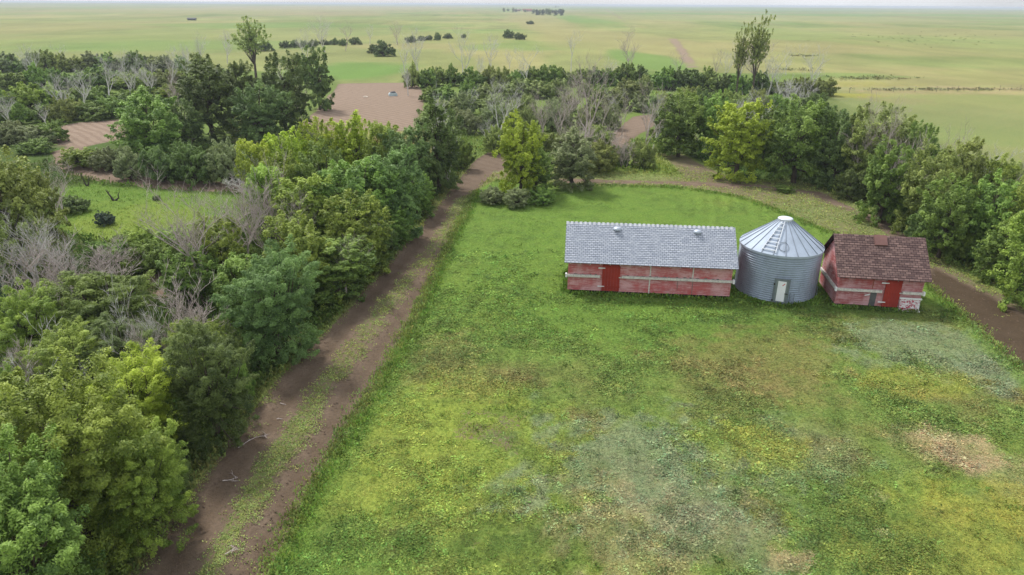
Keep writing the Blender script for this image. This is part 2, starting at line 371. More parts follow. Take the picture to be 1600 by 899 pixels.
names = {0: ('ground', 'rolling prairie of pale yellow-green grass'), 1: ('lawn', 'mown green weedy yard around the red sheds and metal bin'),
         2: ('dirt_track', 'brown dirt track with a weedy centre strip beside the tree belt'), 3: ('dirt_road', 'weedy dirt strip curving behind the yard to dark soil'),
         4: ('path', 'pale dirt path round the small left clearing'), 5: ('tilled_soil', 'bare tilled soil patch beyond the tree belt'), 6: ('field', 'pale green field beyond the right hedge')}
flatv = np.stack([X, Y, Zg], -1).reshape(-1, 3)
dirt_f, tone_f, vcol_f = dirt.ravel(), tone.ravel(), vcol.reshape(-1, 3)
for k, (nm, lb) in names.items():
    f = F[cc == k]
    if not len(f): continue
    u, inv = np.unique(f.ravel(), return_inverse=True)
    me = npmesh(nm, flatv[u], inv.reshape(-1, 4))
    fattr(me, 'dirt', dirt_f[u]); fattr(me, 'tone', tone_f[u]); cattr(me, 'veg', vcol_f[u])
    me.polygons.foreach_set('use_smooth', np.ones(len(f), bool))
    o = link(nm, me, GM); tag(o, lb, None, None, 'structure')

def gz(x, y):
    """ground height by looking up the grid"""
    i = np.clip(np.searchsorted(xs, x)-1, 0, nx-2); j = np.clip(np.searchsorted(ys, y)-1, 0, ny-2)
    return Zg[j, i]
# ------------------------------------------------------------------ haze
def haze():
    m = bpy.data.materials.new('thin summer haze'); m.use_nodes = True; nt = m.node_tree; nt.nodes.clear()
    o = nt.nodes.new('ShaderNodeOutputMaterial'); v = nt.nodes.new('ShaderNodeVolumePrincipled')
    v.inputs['Color'].default_value = (.82, .9, 1, 1); v.inputs['Density'].default_value = HAZE
    nt.links.new(v.outputs[0], o.inputs['Volume'])
    mb = MB(); mb.box(-17000, 17000, -500, 17000, -8, 18.5); ob = mb.build('haze', m)
    tag(ob, 'thin pale summer haze over the whole prairie', None, None, 'stuff')
HAZE = 2.4e-4

# ------------------------------------------------------------------ foliage materials
def leafmat(name, a, b_, trans=.26):
    a = [v*1.22 for v in a]; b_ = [min(v*1.3, .75) for v in b_]
    m = bpy.data.materials.new(name); m.use_nodes = True; nt = m.node_tree
    b = nt.nodes['Principled BSDF']; b.inputs['Roughness'].default_value = .55; b.inputs['Specular IOR Level'].default_value = .25
    t = N(nt, 'BsdfTranslucent'); mx = N(nt, 'MixShader'); mx.inputs[0].default_value = trans
    out = nt.nodes['Material Output']
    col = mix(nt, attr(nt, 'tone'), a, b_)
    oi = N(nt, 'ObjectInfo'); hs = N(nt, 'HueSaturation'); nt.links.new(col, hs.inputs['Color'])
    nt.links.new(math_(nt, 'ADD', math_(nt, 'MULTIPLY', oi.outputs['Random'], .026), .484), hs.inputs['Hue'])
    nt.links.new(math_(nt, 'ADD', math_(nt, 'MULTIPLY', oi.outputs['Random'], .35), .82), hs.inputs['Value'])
    nt.links.new(hs.outputs[0], b.inputs['Base Color']); nt.links.new(hs.outputs[0], t.inputs['Color'])
    nt.links.new(b.outputs[0], mx.inputs[1]); nt.links.new(t.outputs[0], mx.inputs[2]); nt.links.new(mx.outputs[0], out.inputs['Surface'])
    return m
LM = {'yellow': leafmat('yellow-green leaves', (.16,.23,.022), (.44,.54,.06)),
      'lime': leafmat('lime leaves', (.10,.17,.028), (.34,.45,.075)),
      'green': leafmat('green leaves', (.068,.125,.028), (.25,.36,.07)),
      'blue': leafmat('cool green leaves', (.06,.108,.034), (.21,.31,.09)),
      'dark': leafmat('dark green leaves', (.048,.08,.024), (.18,.25,.065)),
      'olive': leafmat('olive leaves', (.11,.15,.038), (.33,.39,.10)),
      'grey': leafmat('grey-green leaves', (.12,.15,.065), (.30,.35,.15)),
      'willow': leafmat('pale willow leaves', (.13,.165,.055), (.33,.39,.13)),
      'spruce': leafmat('dark blue-green needles', (.025,.045,.03), (.06,.095,.06), .1)}
def barkmat(name, a, b_):
    m, nt, b = newmat(name); co = objco(nt)
    nt.links.new(mix(nt, ramp(nt, noise(nt, mapped(nt, co, (6, 6, 1.5)), 3, 4), .35, .65), a, b_), b.inputs['Base Color'])
    return m
BARK = barkmat('brown bark', (.06,.045,.035), (.13,.10,.08))
DEADW = barkmat('bleached dead wood', (.46,.44,.41), (.76,.73,.69))
DEADG = barkmat('grey-brown dead twigs', (.38,.31,.28), (.62,.54,.50))
DEADB = barkmat('blackened stump wood', (.03,.025,.022), (.09,.075,.065))

# ------------------------------------------------------------------ tube trees (numpy)
class Tubes:
    def __init__(s): s.v = []; s.f = []; s.n = 0
    def chain(s, pts, rads, k=5):
        pts = np.asarray(pts, float); m = len(pts)
        tan = np.gradient(pts, axis=0); tan /= np.linalg.norm(tan, axis=1)[:, None]+1e-9
        ref = np.array([0, 0, 1.]) if abs(tan[0][2]) < .9 else np.array([1., 0, 0])
        u = np.cross(tan, ref); u /= np.linalg.norm(u, axis=1)[:, None]+1e-9; w_ = np.cross(tan, u)
        a = np.arange(k)*2*math.pi/k
        ring = pts[:, None]+np.asarray(rads)[:, None, None]*(u[:, None]*np.cos(a)[None, :, None]+w_[:, None]*np.sin(a)[None, :, None])
        s.v.append(ring.reshape(-1, 3))
        i = np.arange(m-1)[:, None]*k; j = np.arange(k)[None]; j2 = (j+1) % k
        s.f.append((np.stack([i+j, i+j2, i+k+j2, i+k+j], -1).reshape(-1, 4)+s.n)); s.n += m*k
    def mesh(s, name):
        return npmesh(name, np.concatenate(s.v), np.concatenate(s.f))
def grow(rng, T, p, d, L, r, lvl, maxl, nb, spread, up, k=5, seg=5, Tr=None):
    """recursive branch; level 0 goes to T, deeper ones to Tr"""
    pts = [np.array(p, float)]; d = np.array(d, float); dirs = [d.copy()]
    for i in range(seg):
        d = d+rng.normal(0, .16, 3)+np.array([0, 0, up*.12]); d /= np.linalg.norm(d)
        pts.append(pts[-1]+d*L/seg); dirs.append(d.copy())
    rad = r*(1-.72*np.linspace(0, 1, seg+1))
    (T if lvl == 0 or Tr is None else Tr).chain(pts, rad, k if lvl < 2 else 3)
    if lvl >= maxl: return
    n = rng.integers(nb[0], nb[1]+1)
    for b in range(n):
        t = rng.uniform(.28, 1.) if lvl else rng.uniform(.3, 1.)
        i = min(int(t*seg), seg-1); q = pts[i]+(pts[i+1]-pts[i])*(t*seg-i)
        az = rng.uniform(0, 2*math.pi); o = np.array([math.cos(az), math.sin(az), 0])
        nd = dirs[i]*(1-spread)+o*spread*1.1+np.array([0, 0, up*.35]); nd /= np.linalg.norm(nd)
        grow(rng, T, q, nd, L*rng.uniform(.42, .66), max(r*(1-.72*t)*.62, .012), lvl+1, maxl, nb, spread, up, k, max(3, seg-1), Tr)
def dead_meshes(seed, H=8, kind='tree'):
    rng = np.random.default_rng(seed); T = Tubes(); B = Tubes()
    if kind == 'tree':
        ns = 1 if seed % 2 else 2
        for i in range(ns):
            a = rng.uniform(0, 6.28); tilt = .08 if ns == 1 else .25
            grow(rng, T, (.15*math.cos(a)*i, .15*math.sin(a)*i, -.1), (tilt*math.cos(a), tilt*math.sin(a), 1), H*.82, .17, 0, 4 if False else 3, (5, 8), .5, .45, 6, 7, B)
    elif kind == 'twig':
        for i in range(11):
            a = rng.uniform(0, 6.28); s = rng.uniform(.15, 1.0)
            grow(rng, T if i < 5 else B, (.3*math.cos(a), .3*math.sin(a), -.05), (s*math.cos(a), s*math.sin(a), 1), 2.4*rng.uniform(.7, 1.25), .034, 0, 3, (3, 5), .46, .35, 4, 5, B)
    elif kind == 'stump':
        for i, a in enumerate((.2, 2.9, 4.3)):
            grow(rng, T, (0, 0, -.1), (.9*math.cos(a), .9*math.sin(a)*.4, 1), (1.5, 1.7, .7)[i], .16, 0, 0, (1, 2), .6, .2, 6, 6, B)
            grow(rng, B, (.62*math.cos(a), .25*math.sin(a), .6*(1, 1.2, .3)[i]), (.5*math.cos(a), .3, .6), .6, .07, 1, 2, (1, 2), .6, .2, 5, 4, B)
    return T.mesh('trunk'), B.mesh('branches')
DM = {('tree', i): dead_meshes(100+i, 8, 'tree') for i in range(6)}
DM.update({('twig', i): dead_meshes(200+i, 3, 'twig') for i in range(4)})
DM[('stump', 0)] = dead_meshes(301, 2, 'stump')

# ------------------------------------------------------------------ leafy crowns
def leaves(rng, cen, rc, n_per, L, tone_c, outc, squash=.7, wid=.5):
    """leaf rhombi round clump centres"""
    K = len(cen); n = K*n_per
    ci = np.repeat(np.arange(K), n_per)
    d = rng.normal(size=(n, 3)); d /= np.linalg.norm(d, axis=1)[:, None]
    rr = rc[ci]*rng.uniform(.15, 1, n)**.55
    ax0 = cen-outc; ax0 /= np.linalg.norm(ax0, axis=1)[:, None]+1e-9; ax0 = ax0+np.array([0, 0, .12])+rng.normal(0, .5, (K, 3)); ax0 /= np.linalg.norm(ax0, axis=1)[:, None]
    u = rng.uniform(0, 1, n)**.8
    off = d*(rr*(1.05-.75*u))[:, None]; off[:, 2] *= squash; off = off+ax0[ci]*(rc[ci]*(u*1.45-.55))[:, None]
    p = cen[ci]+off
    out = p-outc; out /= np.linalg.norm(out, axis=1)[:, None]+1e-9
    nrm = .55*out+.5*d+np.array([0, 0, .55])+rng.normal(0, .45, (n, 3)); nrm /= np.linalg.norm(nrm, axis=1)[:, None]
    ax = np.cross(nrm, rng.normal(size=(n, 3))); ax /= np.linalg.norm(ax, axis=1)[:, None]+1e-9
    sd_ = np.cross(nrm, ax)
    l = (L*rng.uniform(.65, 1.35, n))[:, None]
    v = np.stack([p-ax*l*.5, p+sd_*l*wid*.5, p+ax*l*.5, p-sd_*l*wid*.5], 1).reshape(-1, 3)
    f = np.arange(n*4).reshape(-1, 4)
    tn = np.clip(tone_c[ci]+rng.normal(0, .13, n), 0, 1)
    return v, f, np.repeat(tn, 4)
def crown_mesh(seed, form, ncl, n_per, L, wid=.5):
    """built at 6.5 m high, 6 m wide"""
    rng = np.random.default_rng(seed); H, Wd = (3.4 if form == 'shrub' else 6.5), 6.
    if form == 'tree': cz, sz, lo = .50*H, .50*H, -.95
    elif form == 'shrub': cz, sz, lo = .28*H, .70*H, -.35
    elif form == 'sparse': cz, sz, lo = .62*H, .38*H, -.9
    else: cz, sz, lo = .5*H, .5*H, -.9
    lob = rng.normal(size=(13, 3)); lob[:, 2] = np.where(lob[:, 2] < -.6, -lob[:, 2], lob[:, 2]); lob /= np.linalg.norm(lob, axis=1)[:, None]
    cen = []; T = Tubes()
    dirs = rng.normal(size=(ncl*4, 3)); dirs /= np.linalg.norm(dirs, axis=1)[:, None]; dirs = dirs[dirs[:, 2] > lo][:ncl]
    bulge = np.max(np.clip(dirs@lob.T, 0, 1)**9, axis=1)
    Rr = .60+.40*bulge+rng.normal(0, .05, len(dirs))
    t = np.where(rng.uniform(size=len(dirs)) < .72, rng.uniform(.78, 1.0, len(dirs)), rng.uniform(.3, .78, len(dirs)))
    if form == 'sparse': t = rng.uniform(.2, 1.15, len(dirs))
    if form == 'spruce':
        zz = rng.uniform(.03, 1, len(dirs)); an = rng.uniform(0, 6.28, len(dirs)); rad = (1-zz)*.5*Wd*rng.uniform(.6, 1.05, len(dirs))
        cen = np.stack([np.cos(an)*rad, np.sin(an)*rad, zz*H], 1)
    else:
        cen = dirs*(Rr*t)[:, None]*np.array([Wd*.5*.93, Wd*.5*.93, sz])+np.array([0, 0, cz])
        cen[:, 2] = np.maximum(cen[:, 2], .25)
    rc = rng.uniform(.30, .66, len(cen))*(.8 if form == 'sparse' else 1.)*(120/ncl)**.22
    if form == 'tree':
        k = int(len(cen)*.16); an = rng.uniform(0, 6.28, k); rr_ = Wd*.5*rng.uniform(.4, .72, k)
        cen = np.concatenate([cen, np.stack([np.cos(an)*rr_, np.sin(an)*rr_, rng.uniform(.2, 1.5, k)], 1)]); rc = np.concatenate([rc, rng.uniform(.3, .55, k)])
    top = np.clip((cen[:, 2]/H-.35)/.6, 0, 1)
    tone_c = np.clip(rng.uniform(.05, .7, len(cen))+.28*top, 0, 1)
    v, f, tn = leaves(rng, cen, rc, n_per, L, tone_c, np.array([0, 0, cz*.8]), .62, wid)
    me = npmesh('crown', v, f); fattr(me, 'tone', tn)
    # trunk and limbs
    if form != 'spruce':
        n0 = 1 if form in ('tree', 'sparse') else 5
        tops = []
        for i in range(n0):
            a = rng.uniform(0, 6.28); s = .06 if n0 == 1 else .35
            e = np.array([s*math.cos(a)*2, s*math.sin(a)*2, cz*(.9 if n0 == 1 else .6)])
            pp = [np.array([.2*s*math.cos(a), .2*s*math.sin(a), -.3]), e*.35+rng.normal(0, .05, 3), e*.7, e]
            r0 = .17 if n0 == 1 else .06
            T.chain(pp, [r0*1.25, r0, r0*.75, r0*.45], 6); tops.append(pp)
        sel = rng.permutation(len(cen))[:34]
        for q in cen[sel]:
            pp = tops[rng.integers(len(tops))]; a = pp[rng.integers(1, 4)]
            midp = a+(q-a)*.5+np.array([0, 0, -.15])+rng.normal(0, .12, 3)
            T.chain([a, midp, q+rng.normal(0, .1, 3)], [.06, .04, .012], 4)
    else:
        T.chain([(0, 0, -.2), (0, 0, H*.5), (0, 0, H*.97)], [.16, .09, .02], 6)
    tm = T.mesh('trunk')
    return tm, me
CM = {}
for i in range(4): CM['near', 'tree', i] = crown_mesh(10+i, 'tree', 340, 260, .10, .4)
for i in range(2): CM['near', 'shrub', i] = crown_mesh(20+i, 'shrub', 220, 170, .13, .45)
for i in range(5): CM['mid', 'tree', i] = crown_mesh(30+i, 'tree', 230, 120, .17, .5)
for i in range(4): CM['mid', 'shrub', i] = crown_mesh(40+i, 'shrub', 160, 110, .19, .5)
for i in range(3): CM['far', 'tree', i] = crown_mesh(50+i, 'tree', 120, 70, .30, .6)
for i in range(3): CM['far', 'shrub', i] = crown_mesh(60+i, 'shrub', 100, 70, .32, .6)
for i in range(2): CM['far', 'sparse', i] = crown_mesh(70+i, 'sparse', 190, 34, .19, .6)
CM['near', 'spruce', 0] = crown_mesh(80, 'spruce', 170, 120, .22, .3)
rnd = random.Random(4)
CNT = [0]
def place(cx, by, ty, wpx):
    x, y, z = G(cx, by); r = ray(cx, ty); H = max(.25, CAM_H+r[2]*y/r[1]-z)
    dep = y*math.cos(PITCH)+(CAM_H-H/2)*math.sin(PITCH)
    return x, y, float(terr(x, y)), H, wpx*dep/FOC
def leafy(cx, by, ty, wpx, form, mat, label, name=None, cat=None, group=None):
    x, y, z, H, Wm = place(cx, by, ty, wpx); CNT[0] += 1
    lod = 'near' if y < 34 or form == 'spruce' else ('mid' if y < 118 else 'far')
    if form == 'sparse': lod = 'far'
    ks = [k for k in CM if k[0] == lod and k[1] == form]
    if not ks: ks = [k for k in CM if k[1] == form]
    tm, cm = CM[ks[rnd.randrange(len(ks))]]
    shrub = form == 'shrub'
    nm = name or {'shrub': 'leafy_shrub', 'tree': 'broadleaf_tree', 'sparse': 'poplar_tree', 'spruce': 'spruce_tree'}[form]
    r = empty(nm, (x, y, z), rnd.uniform(0, 6.28), label=label, cat=cat or ('shrub' if shrub else 'tree'), group=group)
    q = rnd.uniform(.94, 1.06); zz = H/(6.5*.97 if form != 'shrub' else 3.5)
    r.scale = (Wm/6*q*1.06, Wm/6/q*1.06, zz)
    link('stems' if shrub else 'trunk', tm, BARK, r)
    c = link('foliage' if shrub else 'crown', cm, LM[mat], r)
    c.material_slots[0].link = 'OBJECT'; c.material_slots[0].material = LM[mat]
    return r
def dead(cx, by, ty, wpx, kind, mat, label, tilt=0, group=None, name=None, cat=None, var=None):
    x, y, z, H, Wm = place(cx, by, ty, wpx)
    ks = [k for k in DM if k[0] == kind]; tm, bm_ = DM[ks[rnd.randrange(len(ks)) if var is None else var]]
    ref = {'tree': (8.6, 5.2), 'twig': (3.7, 4.2), 'stump': (1.9, 2.6)}[kind]
    nm = name or {'tree': 'dead_tree', 'twig': 'bare_shrub', 'stump': 'dead_stump'}[kind]
    r = empty(nm, (x, y, z), rnd.uniform(0, 6.28) if kind != 'stump' else 0, label=label, cat=cat or {'tree': 'dead tree', 'twig': 'shrub', 'stump': 'stump'}[kind], group=group)
    r.rotation_euler[1] = tilt if False else 0
    if tilt: r.rotation_euler = (0, R(tilt), 0)
    sxy = min(Wm/ref[1], .62*H/ref[0]*1.25) if kind == 'tree' else Wm/ref[1]
    r.scale = (sxy, sxy, H/ref[0])
    for n_, me in (('trunk' if kind != 'twig' else 'stems', tm), ('branches' if kind != 'twig' else 'twigs', bm_)):
        c = link(n_, me, mat, r); c.material_slots[0].link = 'OBJECT'; c.material_slots[0].material = mat
    return r
# ------------------------------------------------------------------ buildings
def paintmat(name, base, worn, amount=.5, lines=.14, streak=(.8, .8, 9)):
    m, nt, b = newmat(name); co = objco(nt)
    st = noise(nt, mapped(nt, co, streak), 1.7, 9, .78)
    bl = noise(nt, co, .9, 5, .65); fi = noise(nt, mapped(nt, co, (3, 3, 30)), 4, 4, .7)
    k = ramp(nt, math_(nt, 'ADD', math_(nt, 'MULTIPLY', st, .6), math_(nt, 'MULTIPLY', bl, .5)), .55-.1*amount, .68-.06*amount)
    c = mix(nt, ramp(nt, bl, .3, .7), base, [v*.72 for v in base])
    c = mix(nt, math_(nt, 'MULTIPLY', k, min(1., amount*1.3)), c, worn)
    c = mix(nt, ramp(nt, fi, .56, .7, 0, .45), c, (.16, .12, .11))
    # board to board differences
    w_ = N(nt, 'TexWhiteNoise'); w_.noise_dimensions = '1D'
    sp = N(nt, 'SeparateXYZ'); nt.links.new(co, sp.inputs[0])
    nt.links.new(math_(nt, 'FLOOR', math_(nt, 'DIVIDE', sp.outputs['Z'], lines)), w_.inputs['W'])
    c = mix(nt, ramp(nt, w_.outputs['Value'], 0, 1, 0, .22), c, mix(nt, 1., c, (.66, .62, .62), 'MULTIPLY'))
    nt.links.new(c, b.inputs['Base Color']); bump(nt, st, .3, .01, b)
    return m
def flat(name, col, rough=.7, var=.25, metal=0., sc=3):
    m, nt, b = newmat(name); n_ = noise(nt, objco(nt), sc, 5, .6)
    nt.links.new(mix(nt, ramp(nt, n_, .35, .7), col, [v*(1-var) for v in col]), b.inputs['Base Color'])
    b.inputs['Roughness'].default_value = rough; b.inputs['Metallic'].default_value = metal
    return m
def shingle(name, cols, tab=.33, row=.145, mort=.14, gap=(.12,.12,.13)):
    m, nt, b = newmat(name)
    uv = N(nt, 'UVMap').outputs[0]
    br = N(nt, 'TexBrick'); nt.links.new(uv, br.inputs['Vector']); br.inputs['Scale'].default_value = 1
    br.inputs['Brick Width'].default_value = tab; br.inputs['Row Height'].default_value = row; br.inputs['Mortar Size'].default_value = .016
    br.inputs['Color1'].default_value = (*cols[0], 1); br.inputs['Color2'].default_value = (*cols[1], 1); br.inputs['Mortar'].default_value = (*gap, 1)
    br.inputs['Bias'].default_value = 0.1; br.offset = .5
    n1 = noise(nt, uv, 1.1, 5, .65); n2 = noise(nt, uv, 9, 3, .7)
    c = mix(nt, ramp(nt, n1, .4, .7, 0, .5), br.outputs['Color'], mix(nt, 1., br.outputs['Color'], [cols[2]]*3, 'MULTIPLY'))
    c = mix(nt, ramp(nt, n2, .45, .7, 0, .5), c, mix(nt, 1., c, (.7, .7, .72), 'MULTIPLY'))
    nt.links.new(c, b.inputs['Base Color']); b.inputs['Roughness'].default_value = .9
    bump(nt, br.outputs['Fac'], -.4, .02, b)
    return m
RED = paintmat('faded red board paint', lin(194,98,97), lin(212,164,164), .8)
RED2 = paintmat('weathered dull red board paint', lin(168,84,83), lin(198,154,156), .9)
DOOR = paintmat('fresh red door paint', lin(168,60,48), lin(150,50,40), .5, .5, (6, 6, .8))
WHT = flat('chipped white paint', (.72,.69,.64), .7, .35, sc=7)
WHITE = flat('bright white paint', (.82,.82,.82), .5, .06)
GREYWOOD = flat('weathered grey wood', (.24,.21,.18), .9, .4, sc=6)
DARK = flat('dark gap timber', (.03,.025,.022), .95, .3)
SHG = shingle('grey asphalt shingles', (lin(192,197,206), lin(166,172,184), .9), .25, .128, gap=lin(112,118,130))
SHB = shingle('brown asphalt shingles', (lin(146,120,112), lin(102,82,79), .72), .30, .15, gap=lin(62,44,46))
STEEL = flat('grey sheet steel', lin(150,158,168), .4, .15, .5)
def roof_plane(mb_uv, x0, x1, ye, ze, yr, zr, rows, thick=.035):
    """sloping shingle courses, each a lapped strip; UV in metres"""
    v = []; f = []; uv = []
    L = math.hypot(yr-ye, zr-ze); sy, sz = (yr-ye)/L, (zr-ze)/L; ny_, nz_ = -sz, sy
    if nz_ < 0: ny_, nz_ = -ny_, -nz_
    st = L/rows
    rj = random.Random(int(abs(ye)*100))
    for i in range(rows):
        a = i*st; b_ = (i+1)*st+.0
        o1, o0 = .014, .002
        P = []
        for xx, s, o in ((x0, a, o1), (x1, a, o1), (x1, b_, o0), (x0, b_, o0), (x0, a, -.0), (x1, a, -.0)):
            P.append((xx, ye+sy*s+ny_*o, ze+sz*s+nz_*o)); 
        bidx = len(v); v += P
        f += [(bidx, bidx+1, bidx+2, bidx+3), (bidx+4, bidx+5, bidx+1, bidx)]
        uv += [(x0, a), (x1, a), (x1, b_-.001), (x0, b_-.001), (x0, a), (x1, a), (x1, a+.01), (x0, a+.01)]
    # solid deck below
    bidx = len(v)
    for xx in (x0, x1):
        for s, o in ((0, -.001), (L, -.001), (L, -thick), (0, -thick)):
            v.append((xx, ye+sy*s+ny_*o, ze+sz*s+nz_*o))
    q = [(0,1,2,3),(7,6,5,4),(0,3,7,4),(1,5,6,2),(3,2,6,7)]
    for t in q: f.append(tuple(bidx+k for k in t)); uv += [(0,0)]*4
    return v, f, uv
def uvmesh(name, v, f, uv, mat, parent):
    me = bpy.data.meshes.new(name); me.from_pydata(v, [], f); l = me.uv_layers.new(name='UVMap')
    l.data.foreach_set('uv', np.array(uv, np.float32).ravel()); me.update()
    return link(name, me, mat, parent)
def siding_y(mb, x0, x1, y, z0, z1, h=.14, s=-1):
    """lap boards on a wall facing s*y"""
    z = z0
    while z < z1-.01:
        t = min(z+h, z1)
        mb.add([(x0, y+s*.022, z), (x1, y+s*.022, z), (x1, y+s*.006, t), (x0, y+s*.006, t), (x0, y, z), (x1, y, z)], [(0,1,2,3), (4,5,1,0)])
        z = t
def siding_x(mb, y0, y1, x, z0, prof, h=.14, s=-1):
    """lap boards on a gable facing s*x ; prof(y)->top height ; boards clipped per column"""
    zmax = max(prof(y0), prof(y1), prof((y0+y1)/2)); z = z0
    while z < zmax-.02:
        t = min(z+h, zmax)
        # find y span where prof>t
        ys_ = np.linspace(y0, y1, 81); ok = [q for q in ys_ if prof(q) >= t-.03]
        if ok:
            a, b_ = ok[0], ok[-1]
            mb.add([(x+s*.022, a, z), (x+s*.022, b_, z), (x+s*.006, b_, t), (x+s*.006, a, t), (x, a, z), (x, b_, z)], [(0,1,2,3), (4,5,1,0)])
        z = t
def shed(name, loc, rz, L, D, z0, ze, zr, red, shing, label, door, rails, over, nrow, railside=False):
    """front wall along local x from 0..L at y=0, body behind it"""
    t = empty(name, loc, rz, label=label, cat='shed')
    # wall shell
    mb = MB(); mid = D/2
    gab = [(0, z0), (D, z0), (D, ze), (mid, zr), (0, ze)]
    mb.xprism(gab, .0, L)
    # corner boards and siding
    siding_y(mb, .0, L, -.0, z0, ze, .14, -1); siding_y(mb, .0, L, D, z0, ze, .14, 1)
    prof = lambda q: ze+(zr-ze)*(1-abs(q-mid)/mid)
    siding_x(mb, 0, D, 0, z0, prof, .14, -1); siding_x(mb, 0, D, L, z0, prof, .14, 1)
    for xx in (0, L):
        mb.box(xx-.03 if xx == 0 else xx-.07, xx+.07 if xx == 0 else xx+.03, -.034, -.0235, z0, ze)
    wall = mb.build('wall', red, t)
    # roof
    sl_ = (zr-ze)/mid; of = over; y_e = -of; z_e = ze-sl_*of+.09; z_r = zr+.09
    v, f, uv = roof_plane(None, -.27, L+.27, y_e, z_e, mid, z_r, nrow)
    v2, f2, uv2 = roof_plane(None, -.27, L+.27, D+of, z_e, mid, z_r, nrow)
    f2 = [tuple(i+len(v) for i in q[::-1]) for q in f2]
    uvr = []; k = 0
    for q in f2: uvr += uv2[k:k+4][::-1]; k += 4
    roof = uvmesh('roof', v+v2, f+f2, uv+uvr, shing, t)
    # rafter tails
    x = .12
    mb = MB()
    while x < L:
        for s_, yy in ((1, 0), (-1, D)):
            mb = MB(); a = (yy-s_*(of-.05)); 
            mb.add([(x-.022, a, z_e-.05+.05*sl_), (x+.022, a, z_e-.05+.05*sl_), (x+.022, yy, ze-.03), (x-.022, yy, ze-.03),
                    (x-.022, a, z_e-.13+.05*sl_), (x+.022, a, z_e-.13+.05*sl_), (x+.022, yy, ze-.12), (x-.022, yy, ze-.12)],
                   [(0,1,2,3),(7,6,5,4),(0,4,5,1),(1,5,6,2),(3,2,6,7),(0,3,7,4)])
            mb.build('rafter_tail', GREYWOOD if red is RED2 else WHT, t)
        x += .61
    # joists under the floor and two skids
    for yy in (.35, D-.45):
        mb = MB(); mb.box(-.05, L+.1, yy, yy+.12, -.06, z0-.10); mb.build('skid', GREYWOOD, t)
    mb = MB(); mb.box(.02, L-.02, .06, D-.02, -.03, z0-.0); mb.build('floor', DARK, t)
    x = .1
    while x < L: mb = MB(); mb.box(x, x+.05, -.012, .055, z0-.14, z0-.004); mb.build('joist', GREYWOOD, t); x += .62
    # door
    dx0, dx1, dz0, dz1 = door
    mb = MB(); n = 6; wd = (dx1-dx0)/n
    for i in range(n): mb.box(dx0+i*wd+.004, dx0+(i+1)*wd-.004, -.075, -.03, dz0, dz1)
    mb.box(dx0-.012, dx1+.012, -.088, -.0755, dz0+.22, dz0+.32); mb.box(dx0-.012, dx1+.012, -.088, -.0755, dz1-.32, dz1-.22)
    d_ = mb.build('door', DOOR, t)
    for zz in (dz0+.25, dz1-.38):
        mb = MB(); mb.prism([(dx0-.26, zz), (dx0-.26, zz+.09), (dx0+.16, zz+.07), (dx0+.16, zz+.02)], -.105, -.09); mb.build('hinge', WHITE, d_)
    mb = MB(); mb.box(dx1-.06, dx1+.09, -.11, -.089, (dz0+dz1)/2-.03, (dz0+dz1)/2+.03); mb.build('latch', WHT, d_)
    # mid-height rails
    for (a, b_, z_a, z_b) in rails:
        mb = MB(); mb.add([(a, -.15, z_a), (b_, -.15, z_b), (b_, -.024, z_b), (a, -.024, z_a), (a, -.15, z_a+.15), (b_, -.15, z_b+.15), (b_, -.024, z_b+.15), (a, -.024, z_a+.15)],
               [(0,3,2,1),(4,5,6,7),(0,1,5,4),(1,2,6,5),(2,3,7,6),(3,0,4,7)])
        rr = mb.build('rail', WHT, t)
    return t, (mid, z_r, sl_, y_e, z_e)
# long granary
a = G(887,457); b_ = G(1138,468)
rzb = math.atan2(b_[1]-a[1], b_[0]-a[0]); Lb = math.hypot(b_[0]-a[0], b_[1]-a[1])
gran, (mid, z_r, sl_, y_e, z_e) = shed('grain_shed', (a[0], a[1], 0.02), rzb, Lb, 3.8, .2, 2.42, 4.0, RED, SHG,
    'long faded red wooden shed with light grey shingle roof and red door',
    (2.12, 3.22, .24, 2.1), [(-.18, 2.0, 1.12, 1.12), (3.34, Lb+.2, 1.15, 1.13)], .42, 18)
# ridge caps, round vents, white strips, end pads
mb = MB(); x = -.27
while x < Lb+.2:
    mb.add([(x, mid-.15, z_r-.15*sl_+.018), (x+.15, mid-.15, z_r-.15*sl_+.018), (x+.15, mid, z_r+.045), (x, mid, z_r+.045), (x+.15, mid+.15, z_r-.15*sl_+.018), (x, mid+.15, z_r-.15*sl_+.018)],
           [(0,1,2,3), (3,2,4,5), (0,3,5), (1,4,2)]); x += .285
mb.build('ridge_cap', flat('pale ridge felt', lin(214,216,220), .8, .2), gran)
for xx in (2.95, 7.95):
    mb = MB(); mb.lathe([(.21, 0), (.24, .05), (.24, .12), (.12, .19), (.02, .21)], 20)
    vv = mb.build('roof_vent', flat('pale vent metal', lin(196,204,216), .45, .15, .3), gran, True); vv.location = (xx, mid-.38, z_r-.38*sl_+.0)
for xx in (5.05, 7.66):
    mb = MB(); mb.box(xx, xx+.07, -.040, -.0235, .1 if xx < 6 else 1.28, 2.42); mb.build('batten', WHT, gran)
for q in ((7.72, 7.75, .22), (6.80, 6.825, .5)): mb = MB(); mb.box(q[0], q[1], -.040, -.0235, q[2], 1.12); mb.build('batten', GREYWOOD, gran)
for xx in (-.19, Lb+.1):
    mb = MB(); mb.box(xx, xx+.1, -.2, -.0, 1.09, 1.33); mb.build('rail_end', WHITE, gran)
rj = random.Random(8)
for k in range(22):
    xx = .4+k*.42+rj.uniform(-.1, .1)
    if 2.0 < xx < 3.4: continue
    mb = MB(); mb.box(xx, xx+rj.uniform(.06, .22), -.06, -.0235, 1.28, 1.30+rj.uniform(.01, .05)); mb.build('rail_bracket', GREYWOOD, gran)
